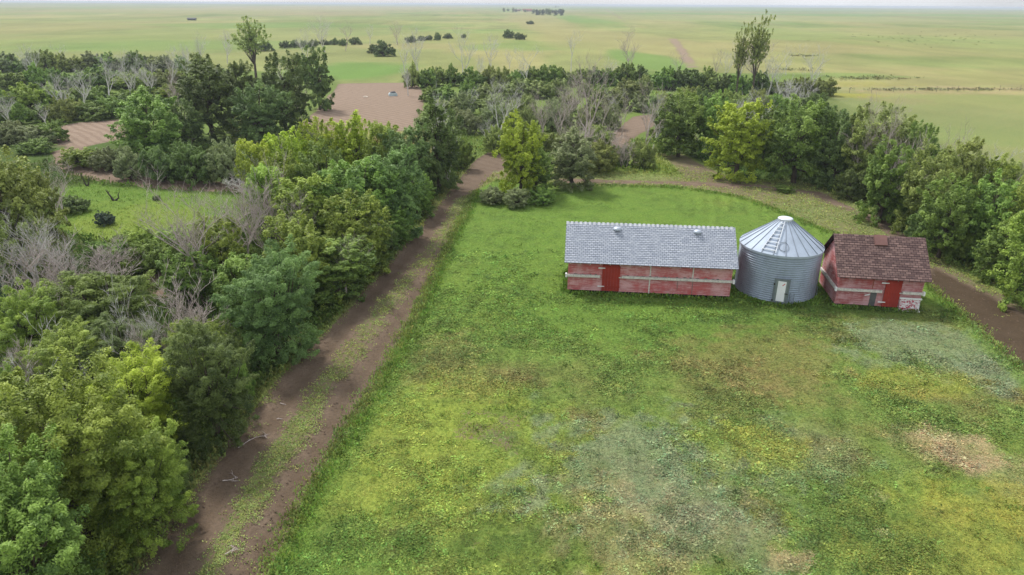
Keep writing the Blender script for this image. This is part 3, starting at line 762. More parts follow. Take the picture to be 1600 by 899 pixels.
# short granary
a = G(1303,479); b_ = G(1432,487)
rzs = math.atan2(b_[1]-a[1], b_[0]-a[0]); Ls = math.hypot(b_[0]-a[0], b_[1]-a[1])
sh2, (mid2, z_r2, sl2, y_e2, z_e2) = shed('wooden_shed', (a[0], a[1], .02), rzs, Ls, 3.55, .2, 2.36, 4.0, RED2, SHB,
    'small weathered red wooden shed with brown shingle roof and hatch',
    (2.66, 3.56, .2, 2.06), [(0, 2.5, 1.1, 1.1), (3.66, Ls+.12, 1.1, 1.1)], .42, 16)
mb = MB(); mb.box(-.15, -.024, -.15, 3.5, 1.1, 1.25); mb.build('side_rail', WHT, sh2)
for xx in (-.18, Ls+.06):
    mb = MB(); mb.box(xx, xx+.1, -.2, .0, 1.07, 1.3); mb.build('rail_end', WHITE, sh2)
# roof hatch on the slope
def on_slope(x, s, o): 
    L_ = math.hypot(1, sl2); return (x, mid2-s/L_-o*sl2/L_, z_r2-s*sl2/L_+o/L_)
mb = MB(); P = [on_slope(x, s, o) for o in (.0, .12) for x, s in ((2.05, .02), (2.75, .02), (2.75, .72), (2.05, .72))]
mb.add(P, [(3,2,1,0),(4,5,6,7),(0,1,5,4),(1,2,6,5),(2,3,7,6),(3,0,4,7)])
mb.build('roof_hatch', flat('brown hatch felt', lin(132,98,92), .85, .2), sh2)
mb = MB(); mb.box(1.92, 2.27, -.036, -.0235, .2, 1.09); mb.build('patch_panel', flat('grey patch sheet', lin(98,98,98), .7, .3), sh2)
mb = MB(); mb.box(2.1-.17, 2.14-.17, -.036, -.0235, 1.3, 2.34); mb.build('batten', flat('rusty strip', lin(150,84,60), .8, .3), sh2)
for (xx, zz, dz) in ((1.6, .82, .08),):
    mb = MB(); mb.add([(xx, -.07, zz), (xx+.28, -.07, zz+dz), (xx+.28, -.024, zz+dz), (xx, -.024, zz), (xx, -.07, zz+.05), (xx+.28, -.07, zz+dz+.06), (xx+.28, -.024, zz+dz+.06), (xx, -.024, zz+.05)],
               [(0,3,2,1),(4,5,6,7),(0,1,5,4),(1,2,6,5),(2,3,7,6),(3,0,4,7)]); mb.build('handle', WHITE, sh2)
# raised outline of the small chute hatch
mb = MB()
for q in ((.92, 1.55, .96, .99), (.92, 1.55, .38, .41), (.92, .95, .38, .99), (1.52, 1.55, .38, .99)): mb.box(q[0], q[1], -.034, -.0235, q[2], q[3])
mb.build('chute_hatch', RED2, sh2)
# white panel with red paint marks
m, nt, b2 = newmat('white boards with flaking red paint'); co = objco(nt)
n1 = noise(nt, mapped(nt, co, (3.2, 1, 6)), 2.1, 3, .5, 1.2)
k = ramp(nt, n1, .52, .56)
nt.links.new(mix(nt, k, (.74,.70,.70), lin(176,34,70)), b2.inputs['Base Color'])
pn = empty('painted_panel', (0, 0, 0)); pn.parent = sh2
mb = MB()
for i in range(4): mb.add([(3.62, -.20+.03*i, .02+i*.2), (4.76, -.20+.03*i, .02+i*.2), (4.76, -.18+.03*i, .2+i*.2), (3.62, -.18+.03*i, .2+i*.2),
                           (3.62, -.17+.03*i, .02+i*.2), (4.76, -.17+.03*i, .02+i*.2), (4.76, -.15+.03*i, .2+i*.2), (3.62, -.15+.03*i, .2+i*.2)],
                          [(0,1,2,3),(7,6,5,4),(0,4,5,1),(3,2,6,7),(0,3,7,4),(1,5,6,2)])
mb.build('board', m, pn)
for zz, yy in ((0.0, -.23), (.78, -.13)):
    mb = MB(); mb.box(3.58, 4.82, yy, yy+.06, zz, zz+.09); mb.build('trim_board', WHITE, pn)

# grain bin
bx, by_ = 16.98, 40.9; br_ = 2.45; eh = 3.12
binr = empty('grain_bin', (bx, by_, 0), math.atan2(-by_, -bx)+math.pi/2, label='round corrugated steel grain bin with ribbed conical roof and ladder', cat='grain bin')
def galv(name, col, rough=.38, metal=.75, var=.2, bands=False):
    m, nt, b = newmat(name); co = objco(nt)
    n1 = noise(nt, mapped(nt, co, (1, 1, .35)), 1.6, 5, .6); n2 = noise(nt, co, 14, 3, .6)
    c = mix(nt, ramp(nt, n1, .35, .7), col, [v*(1-var) for v in col]); c = mix(nt, ramp(nt, n2, .4, .7, 0, .3), c, [v*.8 for v in col])
    nt.links.new(c, b.inputs['Base Color']); b.inputs['Metallic'].default_value = metal; b.inputs['Roughness'].default_value = rough
    return m
GALV = galv('galvanised corrugated steel', lin(166,178,192), .38, .35); GALVR = galv('pale galvanised roof steel', lin(178,190,205), .68, .2, .15)
mb = MB(); prof = []; nring = 22; pitch = eh/nring
for i in range(nring*8+1):
    z = eh*i/(nring*8); prof.append((br_+.036*math.cos(2*math.pi*z/pitch), z))
mb.lathe(prof, 120, False); mb.build('wall', GALV, binr, True)
# vertical sheet seams
mb = MB()
for k in range(7):
    for j in range(4):
        t = 2*math.pi*(k+.5*(j % 2))/7+.4; cx_, sy_ = math.cos(t), math.sin(t); r_ = br_+.028
        mb.bar((cx_*r_, sy_*r_, j*eh/4+.02), (cx_*r_, sy_*r_, (j+1)*eh/4-.02), .012, 4)
mb.build('seam', GALV, binr)
# roof cone with panels
rt, zt = .40, 4.74; ov = br_+.07; npan = 22
mb = MB(); vs_ = []; fs_ = []
for i in range(npan*4):
    t = 2*math.pi*i/(npan*4); d_ = .0
    vs_ += [(ov*math.cos(t), ov*math.sin(t), eh+.02), (rt*math.cos(t), rt*math.sin(t), zt-.05)]
n_ = npan*4
for i in range(n_): j = (i+1) % n_; fs_.append((2*i, 2*j, 2*j+1, 2*i+1))
mb.add(vs_, fs_); rf = mb.build('roof', GALVR, binr)
mb = MB(); mb.lathe([(ov-.03, eh-.10), (ov+.004, eh-.10), (ov+.006, eh+.03), (ov-.03, eh+.035)], 112, False); mb.build('eave_ring', GALVR, binr)
for k in range(npan):
    t = 2*math.pi*k/npan; mb = MB(); c_, s_ = math.cos(t), math.sin(t)
    mb.bar((ov*c_, ov*s_, eh+.055), ((rt+.0)*c_, (rt+.0)*s_, zt-.02), .026, 4, .015); mb.build('rib', STEEL, rf)
mb = MB(); mb.lathe([(rt+.03, zt-.08), (rt+.05, zt+.03), (rt+.06, zt+.06), (rt-.02, zt+.10), (.05, zt+.13)], 36); mb.build('cap', flat('pale cap metal', lin(222,228,236), .4, .05, .3), rf, True)
# local frame: -y faces the camera
sl3 = (zt-.05-eh-.02)/(ov-rt)
def cone(x, dist, o):   # point on roof in direction -y(with x offset), dist from the axis
    r_ = math.hypot(x, dist); return (x, -dist, eh+.02+(ov-r_)*sl3+o)
lad = flat('bright ladder steel', lin(232,236,242), .4, .05, .1)
mb = MB(); mb.bar(cone(-1.08, 2.2, .10), cone(-.16, .5, .10), .026, 5); mb.bar(cone(-.24, 2.44, .10), cone(.0, .5, .10), .026, 5)
for k in range(8):
    u = (k+.35)/8; mb.bar(cone(-1.08+.92*u, 2.2-1.7*u, .12), cone(-.24+.24*u, 2.44-1.94*u, .12), .034, 5)
mb.build('ladder', lad, rf)
mb = MB()   # round filler hatch on the roof
for k in range(20):
    t0, t1 = 2*math.pi*k/20, 2*math.pi*(k+1)/20
    mb.bar(cone(.16+.27*math.cos(t0), 1.98+.27*math.sin(t0), .05), cone(.16+.27*math.cos(t1), 1.98+.27*math.sin(t1), .05), .018, 4)
mb.bar(cone(.16, 2.28, .09), cone(.16, 1.6, .12), .016, 4)
mb.build('filler_hatch', STEEL, rf)
# door
fr = empty('door', (0, 0, 0)); fr.parent = binr
yd = -(br_+.06)
dxc = .46
mb = MB(); mb.box(dxc-.5, dxc+.42, yd-.02, -(br_-.35), .08, 1.72); mb.build('frame', STEEL, fr)
mb = MB()
for q in ((dxc-.5, dxc-.38, .08, 1.72), (dxc+.3, dxc+.42, .08, 1.72), (dxc-.38, dxc+.3, 1.6, 1.72), (dxc-.38, dxc+.3, .08, .2)): mb.box(q[0], q[1], yd-.05, yd-.0205, q[2], q[3])
mb.build('frame_trim', flat('grey frame steel', lin(128,136,146), .45, .15, .4), fr)
mb = MB(); mb.box(dxc-.27, dxc+.2, yd-.045, yd-.0205, .26, 1.56); mb.build('white_panel', flat('white door sheet', (.86,.87,.9), .4, .03), fr)
mb = MB(); mb.add([(dxc-.02, yd-.05, 1.30), (dxc+.02, yd-.05, 1.27), (dxc+.15, yd-.05, 1.42), (dxc+.12, yd-.05, 1.46), (dxc-.02, yd-.0455, 1.30), (dxc+.02, yd-.0455, 1.27), (dxc+.15, yd-.0455, 1.42), (dxc+.12, yd-.0455, 1.46)],
   [(0,1,2,3),(4,7,6,5),(0,4,5,1),(1,5,6,2),(2,6,7,3),(3,7,4,0)]); mb.build('sticker', flat('faded red sticker', lin(206,110,110), .5, .1), fr)
for zz in (.3, 1.35):
    mb = MB(); mb.bar((dxc-.47, yd-.04, zz), (dxc-.47, yd-.1, zz), .05, 8); mb.build('hinge', DARK, fr)
mb = MB(); mb.box(dxc+.18, dxc+.36, yd-.085, yd-.051, .78, .82); mb.build('latch', DARK, fr)
mb = MB()
for s_ in (.52, .74): mb.bar((dxc+s_, yd+.22, .02), (dxc+s_, yd+.2, .8), .02, 5)
for k in range(4): mb.bar((dxc+.52, yd+.21, .15+.18*k), (dxc+.74, yd+.21, .15+.18*k), .016, 5)
mb.build('step', STEEL, binr)
for sx in (-1, 1):
    t = R(-90+sx*78); mb = MB(); mb.bar(((br_+.12)*math.cos(t), (br_+.12)*math.sin(t), -.1), ((br_+.12)*math.cos(t), (br_+.12)*math.sin(t), .85), .018, 5); mb.build('anchor_rod', STEEL, binr)
# ------------------------------------------------------------------ trees and shrubs: (centre x, base y, top y, width) read off the photo, form, leaf colour, label
T_, S_ = 'tree', 'shrub'
BELT_L = [
 (55,1010,688,320,T_,'green','bright green narrow-leaved tree filling the bottom left corner'),
 (140,850,562,310,T_,'lime','big yellow-green feathery tree just behind the bottom left corner tree'),
 (250,835,660,170,T_,'lime','low olive-green tree reaching towards the dirt track at the lower left'),
 (340,680,505,165,T_,'dark','dark green rounded tree on the track edge next above the big feathery tree'),
 (222,700,545,180,T_,'yellow','yellow-green tree top behind the big feathery tree'),
 (325,600,500,130,T_,'lime','yellowish tree under the bare grey twigs left of the track'),
 (438,555,378,165,T_,'blue','large bluish dark green tree overhanging the middle of the dirt track'),
 (385,510,395,115,T_,'green','mid green tree just left of the large bluish tree'),
 (528,464,368,140,T_,'green','olive-streaked green tree on the track above the large bluish tree'),
 (480,470,330,150,T_,'lime','lime green tree behind the olive-streaked green tree'),
 (560,425,300,140,T_,'lime','yellowish bushy tree with dead twigs in the middle of the belt'),
 (586,412,345,75,T_,'dark','narrow dark green tree at the track edge in the middle of the belt'),
 (620,372,228,118,T_,'blue','tall bluish green tree where the belt stands closest to the far track'),
 (565,385,240,150,T_,'green','broad mid green tree left of the tall bluish green one'),
 (485,400,270,130,T_,'lime','bright lime tree in the middle of the belt behind the bare twigs'),
 (425,375,252,100,T_,'lime','thin lime tree beside the bare pinkish twigs'),
 (686,296,158,104,T_,'dark','tall dark olive tree with dead tips at the far end of the belt'),
 (638,318,192,100,T_,'blue','grey-green tree near the far end of the belt'),
 (605,315,185,90,T_,'lime','small lime tree between the yellow trees and the grey-green tree'),
 (562,300,178,90,T_,'yellow','rightmost of the bright yellow trees below the tilled patch'),
 (508,305,182,92,T_,'yellow','middle bright yellow tree below the tilled patch'),
 (455,318,196,92,T_,'yellow','yellow-green tree left of the middle bright yellow tree'),
 (410,328,214,85,T_,'yellow','leftmost of the bright yellow trees, lower than the rest'),
 (515,350,222,100,T_,'green','green tree just in front of the bright yellow trees'),
 (452,355,242,95,T_,'lime','lime tree in front of the leftmost yellow trees'),
 (566,432,385,75,T_,'lime','small lime tree right of the olive-streaked tree at the track edge'),
 (372,598,500,60,S_,'dark','dark bush at the foot of the large bluish tree'),
 (612,385,320,75,T_,'green','green tree between the tall bluish tree and the narrow dark one'),
 (458,492,430,70,S_,'green','green bush on the track bank under the olive-streaked tree'),
 (272,780,700,70,S_,'dark','dark bush between the two lowest trees and the soil'),
 (654,340,268,62,T_,'green','small green tree leaning over the far track'),
 (722,264,212,44,S_,'green','green shrub where the track bends out of sight'),
 (30,440,215,175,T_,'olive','tall olive tree with yellow tips on the left edge of the photo'),
 (72,405,252,90,T_,'olive','smaller olive tree right of the tall one on the left edge'),
 (8,540,395,80,'spruce','spruce','dark blue-green spruce cut by the left edge of the photo'),
 (55,455,330,110,T_,'olive','dull olive tree below the tall olive tree on the left edge'),
 (172,538,415,180,T_,'green','round mid green tree in the middle of the left thicket'),
 (242,425,368,92,S_,'green','bright green bush beside the small bare soil patch'),
 (60,570,445,120,T_,'lime','pale green tree below the grey twiggy shrubs on the left'),
 (112,620,505,140,T_,'lime','yellow-green tree behind the bare pinkish shrubs at lower left'),
 (205,600,490,150,T_,'dark','dark green tree below the round mid green tree'),
 (18,720,560,120,T_,'green','green tree at the left edge above the corner tree'),
 (300,480,388,110,T_,'green','green tree around the dark bare trunk left of the belt'),
 (350,450,335,105,T_,'lime','thin-leaved lime tree beside the dead-topped tree'),
 (270,390,350,80,S_,'lime','low lime bush at the lower right rim of the small clearing'),
 (215,392,352,70,S_,'lime','low light green bush on the lower rim of the small clearing'),
 (170,410,372,70,S_,'green','low green bush under the rim of the small clearing'),
 (380,625,550,50,S_,'green','small green shrub between the dark trees on the track edge'),
 (115,331,303,56,S_,'dark','low wide dark bush on the grass of the small clearing'),
 (165,351,329,34,S_,'spruce','small round dark purple-green bush on the clearing'),
 (245,313,304,14,S_,'dark','tiny dark tuft of a bush in the middle of the clearing'),
 (335,218,84,115,T_,'dark','big dark green tree beside the tilled patch, leftmost of the tall group'),
 (385,205,92,80,T_,'dark','dark tree between the two biggest trees left of the tilled patch'),
 (448,205,78,100,T_,'dark','big dark olive tree in the group left of the tilled patch'),
 (500,172,72,58,T_,'dark','slender dark tree touching the left edge of the tilled patch'),
 (413,225,122,95,T_,'blue','round bluish tree in front of the tall dark group'),
 (245,262,143,130,T_,'green','full green tree standing alone behind the pale path'),
 (300,235,150,70,T_,'dark','dark tree close behind the full green tree'),
 (205,280,228,60,S_,'grey','leftmost grey-green bush behind the pale path'),
 (255,284,220,70,S_,'blue','second grey-green bush behind the pale path'),
 (305,286,215,80,S_,'dark','dark bush behind the pale path, third from the left'),
 (360,286,218,80,S_,'grey','rightmost grey-green bush behind the pale path'),
 (130,262,226,70,S_,'lime','light green leafy bush inside the bend of the pale path'),
 (172,266,230,60,S_,'grey','soft grey-green bush at the right of the path bend'),
 (58,240,214,60,S_,'green','green bush at the left end of the pale path'),
 (400,122,24,66,'sparse','olive','tall thin poplar rising above the left shelter trees'),
 (470,125,85,50,T_,'olive','olive tree at the foot of the tall thin poplar'),
]
BELT_R = [
 (1060,245,134,100,T_,'green','broad green tree at the left end of the right hedge'),
 (1035,222,142,55,T_,'olive','olive tree just behind the left end of the right hedge'),
 (1110,245,140,80,T_,'green','green tree beside the yellow-green tree in the right hedge'),
 (1148,280,152,108,T_,'yellow','bright yellow-green tree in the right hedge above the metal bin'),
 (1192,262,164,80,T_,'green','mid green tree right of the bright yellow-green one'),
 (1240,286,144,128,T_,'green','largest full green tree of the right hedge, shading the soil below'),
 (1298,292,164,92,T_,'blue','dark bluish tree next to the largest tree of the right hedge'),
 (1345,302,158,110,T_,'olive','olive tree with yellowish tips against the pale field'),
 (1388,304,180,88,T_,'olive','flat-topped olive tree against the pale field'),
 (1424,318,186,74,T_,'green','small wind-shaped green tree that juts into the pale field'),
 (1372,348,218,95,T_,'green','green tree below the flat-topped olive tree'),
 (1432,368,226,98,T_,'olive','olive tree above the leaning dead branches'),
 (1478,352,214,95,T_,'olive','dull olive tree behind the leaning dead branches'),
 (1465,402,276,105,T_,'green','green tree holding the leaning dead branches'),
 (1525,352,234,88,T_,'lime','yellowish tree on the field side of the right hedge'),
 (1530,410,266,112,T_,'green','bright green tree near the right edge of the photo'),
 (1580,425,282,105,T_,'lime','lime tree behind the rightmost tree'),
 (1602,480,318,140,T_,'lime','bright green tree cut by the right edge beside the dark soil'),
 (1552,440,345,85,T_,'green','low green tree in front of the bright green tree at the right edge'),
 (1502,406,345,66,S_,'green','leafy green bush at the foot of the right hedge behind the small shed'),
 (1575,335,245,75,T_,'olive','olive tree on the skyline side at the right end of the hedge'),
 (1620,355,262,90,T_,'lime','tree half outside the right edge on the field side'),
 (1395,345,290,60,S_,'blue','bluish low bush on the yard side of the right hedge'),
 (1330,312,255,60,S_,'dark','dark low bush in the shade of the largest hedge tree'),
 (1440,385,320,60,S_,'blue','bluish tangle of a bush under the leaning dead branches'),
 (1225,300,287,34,S_,'green','tiny green tuft bush on the soil under the largest hedge tree'),
 (1300,285,280,24,S_,'green','tiny bright tuft bush right of the other tuft on the soil'),
 (1175,152,22,46,'sparse','olive','tall ragged poplar standing over the dead trees on the right'),
 (1150,150,40,34,'sparse','olive','thin half-dead poplar just left of the tall ragged one'),
 (812,304,178,86,T_,'yellow','bright lime tree standing at the junction of the tracks'),
 (838,300,232,66,T_,'green','green lower tree leaning on the bright lime junction tree'),
 (893,294,205,98,T_,'grey','spreading grey-green tree with bare tips beside the lawn corner'),
 (935,268,215,75,S_,'olive','olive bush behind the spreading grey-green tree'),
 (770,318,292,52,S_,'grey','left low grey-green bush under the bright lime tree'),
 (806,322,290,56,S_,'grey','middle low grey-green bush under the bright lime tree'),
 (848,318,292,50,S_,'green','right low green bush under the bright lime tree'),
 (965,258,224,44,S_,'dark','dark round bush right of the spreading grey-green tree'),
 (1003,262,212,50,S_,'olive','olive bush round the tall dead trunk near the back strip'),
 (600,88,63,42,S_,'dark','dark round bush alone on the green field'),
 (585,84,68,22,S_,'dark','smaller bush touching the dark round bush on the green field'),
 (725,60,52,9,S_,'dark','tiny dark bush alone right of the hedge line on the field'),
 (795,60,45,22,S_,'dark','dark bush left half of the clump on the hillside'),
 (812,62,50,24,S_,'dark','dark bush right half of the clump on the hillside'),
 (828,38,32,16,S_,'dark','small dark bush on the pale slope below the far farm'),
 (555,70,57,22,S_,'dark','leafy bush at the right end of the far field hedge'),
 (415,80,64,30,S_,'dark','low bush behind the tall thin poplar'),
]
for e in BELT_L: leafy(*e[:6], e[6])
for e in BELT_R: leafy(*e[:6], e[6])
ORD = ['first', 'second', 'third', 'fourth', 'fifth', 'sixth', 'seventh', 'eighth', 'ninth', 'tenth', 'eleventh', 'twelfth', 'thirteenth', 'fourteenth', 'fifteenth', 'sixteenth', 'seventeenth', 'eighteenth']
def row(x0, x1, by0, by1, ty0, ty1, wpx, n, mats, label, group, form=S_, jx=.3):
    for i in range(n):
        u = (i+.5)/n; x = x0+(x1-x0)*(u+rnd.uniform(-jx, jx)/n); by = by0+(by1-by0)*u+rnd.uniform(-2, 2); ty = ty0+(ty1-ty0)*u+(rnd.uniform(-9, 8) if wpx > 30 else rnd.uniform(-2, 1))
        leafy(x, by, ty, wpx*rnd.uniform(.8, 1.3), form, mats[rnd.randrange(len(mats))], label % ORD[i], group=group)
row(628, 1012, 137, 132, 104, 98, 38, 16, ['green', 'green', 'olive', 'dark'], 'dark bush of the far shelter row behind the thicket, %s from the left', 'far shelter row of dark bushes', S_, .2)
row(650, 1015, 158, 150, 130, 120, 42, 12, ['willow', 'green', 'willow'], 'olive willow bush in the thicket just below the far shelter row, %s from the left', 'thicket willows in the back row')
row(680, 1015, 180, 172, 148, 140, 44, 10, ['willow', 'grey', 'willow'], 'soft willow bush in the middle row of the thicket, %s from the left', 'thicket willows in the middle row')
row(715, 965, 208, 200, 166, 166, 46, 8, ['grey', 'willow'], 'grey-green willow bush in the front row of the thicket, %s from the left', 'thicket willows in the front row')
row(760, 950, 238, 232, 198, 198, 40, 7, ['olive', 'grey'], 'low willow bush behind the bright lime junction tree, %s from the left', 'low willows behind the junction tree')
row(1022, 1290, 140, 150, 100, 122, 40, 11, ['dark', 'green', 'olive'], 'dark bush behind the right hedge under the dead trees, %s from the left', 'dark bushes under the right dead trees')
row(1030, 1280, 178, 190, 132, 148, 50, 9, ['olive', 'green', 'dark'], 'bush close behind the crowns of the right hedge, %s from the left', 'bushes behind the right hedge')
row(-10, 320, 112, 112, 80, 84, 40, 14, ['olive', 'green', 'grey'], 'bush in the farthest row of the upper left thicket, %s from the left', 'upper left thicket back row')
row(-10, 300, 140, 138, 106, 106, 44, 11, ['lime', 'willow', 'green'], 'bush in the second row of the upper left thicket, %s from the left', 'upper left thicket second row')
row(-10, 290, 170, 160, 132, 130, 50, 8, ['willow', 'green', 'lime'], 'bush in the third row of the upper left thicket, %s from the left', 'upper left thicket third row')
row(-10, 200, 196, 184, 158, 150, 52, 7, ['green', 'olive'], 'bush in the nearest row of the upper left thicket, %s from the left', 'upper left thicket nearest row')
row(-10, 100, 224, 222, 190, 192, 52, 4, ['green', 'grey'], 'green bush left of the pale soil patch at upper left, %s from the left', 'bushes beside the upper left soil patch')
row(437, 545, 74, 71, 63, 60, 18, 7, ['dark', 'grey'], 'small bush of the hedge line across the green field, %s from the left', 'hedge line on the green field', S_, .2)
row(636, 706, 66, 60, 56, 51, 17, 5, ['dark', 'dark'], 'dark bush of the short hedge right of the round bush, %s from the left', 'short hedge on the green field', S_, .2)
row(186, 260, 104, 100, 86, 84, 26, 4, ['dark', 'dark'], 'dark bush of the hedge behind the upper left thicket, %s from the left', 'upper left dark hedge', S_, .2)
row(832, 880, 23, 23, 14, 15.5, 7, 10, ['dark', 'spruce'], 'dark farm shelter tree far away on the plain, %s from the left', 'farm shelter trees on the horizon', T_, .2)
row(786, 822, 18, 18, 13.5, 13.5, 5, 6, ['grey', 'dark'], 'small grey tree beside the far farm roof, %s from the left', 'trees around the far farm', T_, .3)
row(866, 874, 12.6, 12.6, 9.6, 9.6, 3, 2, ['dark'], 'lone speck of a tree beyond the farm shelter, %s from the left', 'lone trees beyond the far farm', T_, .1)
# dead trees
DEAD = [
 (508,82,26,26,'white leaning dead tree left of the dark round field bush'),(482,98,52,24,'pale dead tree over the slender dark tree'),(540,80,34,18,'thin grey dead tree right of the white leaning one'),(578,72,38,14,'faint dead sapling near the field hedge'),(622,70,35,16,'faint grey dead sapling over the short field hedge'),
 (268,150,74,30,'white dead tree left of the big dark green tree'),(290,132,70,22,'bare pale tree between the white dead tree and the dark one'),(315,110,56,16,'slim bare tree behind the big dark green tree'),(355,100,48,16,'bare white tree left of the tall thin poplar'),(240,160,92,34,'dead tree over the third row of the upper left thicket'),(212,165,96,30,'crooked white dead tree in the upper left thicket'),
 (172,170,86,34,'tall white dead tree in the upper left thicket'),(130,175,110,36,'leaning white dead tree in the upper left thicket'),(95,190,118,30,'slim dead tree in the upper left thicket'),(52,130,72,46,'broad bare crown far back in the upper left thicket'),(100,108,68,18,'short bare trunk far back in the upper left thicket'),(15,200,150,50,'pale dead tree at the left edge of the upper left thicket'),(76,205,160,40,'bare tree in front of the pale soil at upper left'),
 (634,120,58,20,'slim dead tree over the left end of the far shelter row'),(655,120,46,22,'white dead tree at the left end of the far shelter row'),(638,150,105,12,'short dead trunk at the right edge of the tilled patch'),(722,122,58,30,'white dead tree in the left part of the far shelter row'),(747,124,88,26,'leaning white trunk in the left part of the far shelter row'),(767,108,55,24,'tall white dead tree behind the far shelter row'),(795,112,74,22,'faint dead tree just right of the tall white one in the shelter row'),
 (820,142,72,44,'spreading white dead tree in front of the far shelter row'),(892,112,48,20,'lone pale dead tree behind the middle of the shelter row'),(984,122,58,28,'tall grey dead tree in the right part of the shelter row'),(952,132,95,18,'small dead tree in the right part of the shelter row'),
 (912,238,92,44,'tall pinkish dead tree in the middle of the thicket'),(884,195,128,34,'white forked dead tree left of the tall pinkish one'),(872,225,152,30,'crooked white trunk behind the spreading grey-green tree'),(848,220,150,26,'brownish dead tree right of the bright lime tree'),(941,206,145,22,'straight white dead trunk right of the pinkish one'),(957,195,138,22,'slim white dead tree in the middle of the thicket'),(971,212,160,18,'thin grey-brown dead tree over the small soil patch'),
 (1006,262,128,44,'very tall grey dead tree at the left end of the right hedge'),(1018,240,150,30,'slim dead tree against the left end of the right hedge'),(780,218,142,34,'white dead tree behind the bright lime tree'),(765,232,188,26,'low tangle of white dead wood left of the bright lime tree'),(805,195,126,26,'slim white dead tree in the thicket above the lime tree'),(735,180,140,18,'small dead tree at the left of the thicket'),
 (1052,128,82,46,'twisted grey dead tree by the far soil strip'),(1115,132,76,18,'slim grey dead tree left of the ragged poplars'),(1132,122,88,22,'white bare tree left of the ragged poplars'),(1160,148,66,32,'dead tree in front of the thin half-dead poplar'),(1182,142,52,46,'grey dead branches beside the tall ragged poplar'),(1200,148,72,44,'white dead tree just right of the tall ragged poplar'),(1216,158,92,40,'low white dead tree in the cluster right of the poplar'),(1228,118,80,16,'slim dead tree between the cluster and the big white one'),
 (1256,150,70,60,'big white dead tree, rightmost of the dead trees'),(1210,172,128,34,'white tangle of dead limbs above the hedge crowns'),
 (1278,134,108,20,'small dead tree right of the big white one'),
]
for i, (x, b0, t0, wd, lb) in enumerate(DEAD):
    mt = DEADG if any(k in lb for k in ('brown', 'pinkish', 'grey', 'twisted')) else DEADW
    dead(x, b0, t0, wd*1.1, 'tree', mt, lb)
NEARD = [
 (318,470,290,125,'tree',DEADG,'dark-trunked dead tree with fine bare twigs left of the belt'),
 (378,440,290,110,'tree',DEADG,'bare pinkish tree right of the dark-trunked dead tree'),
 (62,470,345,110,'tree',DEADW,'white curved dead branches rising from the left thicket'),
 (118,470,360,90,'tree',DEADW,'thin white dead tree right of the curved dead branches'),
 (85,500,392,130,'twig',DEADG,'grey bare shrub under the white curved branches'),
 (150,475,375,120,'twig',DEADG,'pinkish-grey bare shrub above the round mid green tree'),
 (195,430,378,80,'twig',DEADG,'small pinkish bare shrub left of the bright green bush'),
 (40,640,492,130,'twig',DEADG,'wide pinkish bare shrub near the left edge'),
 (118,630,508,110,'twig',DEADW,'whitish bare twigs right of the wide pinkish shrub'),
 (308,575,440,130,'twig',DEADG,'dead fan of pale branches beside the track'),
 (330,440,378,60,'twig',DEADG,'small bare shrub under the dead-topped trees'),
 (240,620,500,60,'twig',DEADG,'bare tawny twigs below the round mid green tree'),
 (385,300,262,90,'twig',DEADW,'pale dry twigs at the right end of the pale path'),
 (400,330,240,50,'tree',DEADW,'thin bare white tree at the left end of the yellow trees'),
 (580,412,335,60,'tree',DEADG,'dead twigs poking out of the middle of the belt'),
 (672,270,170,60,'tree',DEADW,'bare yellowish branches out of the far end of the belt'),
 (700,290,200,36,'tree',DEADW,'single bare branch out of the tall dark olive tree'),
 (470,200,130,36,'tree',DEADG,'bare pinkish twigs beside the slender dark tree'),
 (330,195,130,30,'tree',DEADG,'bare grey branches in the tall dark group'),
 (440,190,98,24,'tree',DEADW,'thin bare top in the big dark olive tree'),
 (1380,315,190,44,'tree',DEADG,'grey bare branches in the middle of the right hedge'),
 (350,420,285,110,'twig',DEADG,'bare pinkish brush between the clearing and the belt'),
 (425,400,262,80,'twig',DEADG,'bare grey twigs among the thin lime trees'),
 (235,600,470,70,'twig',DEADW,'pale twigs behind the yellow-green tree top'),
 (10,480,415,60,'tree',DEADW,'white bare branches at the left edge beside the spruce'),
 (470,420,325,60,'tree',DEADG,'grey dead branches in the heart of the belt'),
 (100,300,245,26,'tree',DEADG,'thin dead sapling at the bend of the pale path'),
 (1330,300,180,44,'tree',DEADG,'dead branches between the two olive trees of the right hedge'),
 (1412,335,212,50,'twig',DEADG,'grey brush in the middle of the right hedge'),
 (1560,400,262,50,'tree',DEADG,'bare stems behind the rightmost tree'),
 (1100,240,150,40,'twig',DEADG,'pinkish bare twigs left of the yellow-green hedge tree'),
 (1165,200,128,46,'twig',DEADW,'dense pale twigs under the tall ragged poplar'),
 (1240,180,118,46,'twig',DEADW,'dense pale twigs under the big white dead tree'),
 (690,240,150,44,'twig',DEADW,'bare pale twigs right of the tilled patch'),
 (930,260,190,60,'twig',DEADG,'pinkish brush behind the spreading grey-green tree'),
 (285,190,112,44,'twig',DEADG,'grey brush left of the big dark green tree'),
 (1358,300,185,50,'twig',DEADG,'greyish bare twigs behind the green tree of the right hedge'),
 (1450,300,210,60,'twig',DEADG,'pale pinkish bare shrub on the field side of the right hedge'),
 (1500,300,228,60,'twig',DEADG,'bare mauve twigs on the field side of the right hedge'),
 (1535,330,225,46,'tree',DEADW,'light bare branches above the yellowish field side tree'),
 (1500,380,300,90,'tree',DEADW,'pale dead branches leaning left out of the right hedge'),
 (895,275,180,70,'tree',DEADG,'bare tawny tips of the spreading grey-green tree'),
 (975,262,195,46,'twig',DEADG,'pinkish bare shrub above the dark round bush'),
 (105,345,258,44,'tree',DEADG,'thin grey sapling on the left rim of the clearing'),
 (88,340,285,30,'tree',DEADG,'thin bare sapling left of the low wide dark bush'),
 (540,462,378,50,'tree',DEADG,'dry twigs at the right of the olive-streaked tree'),
]
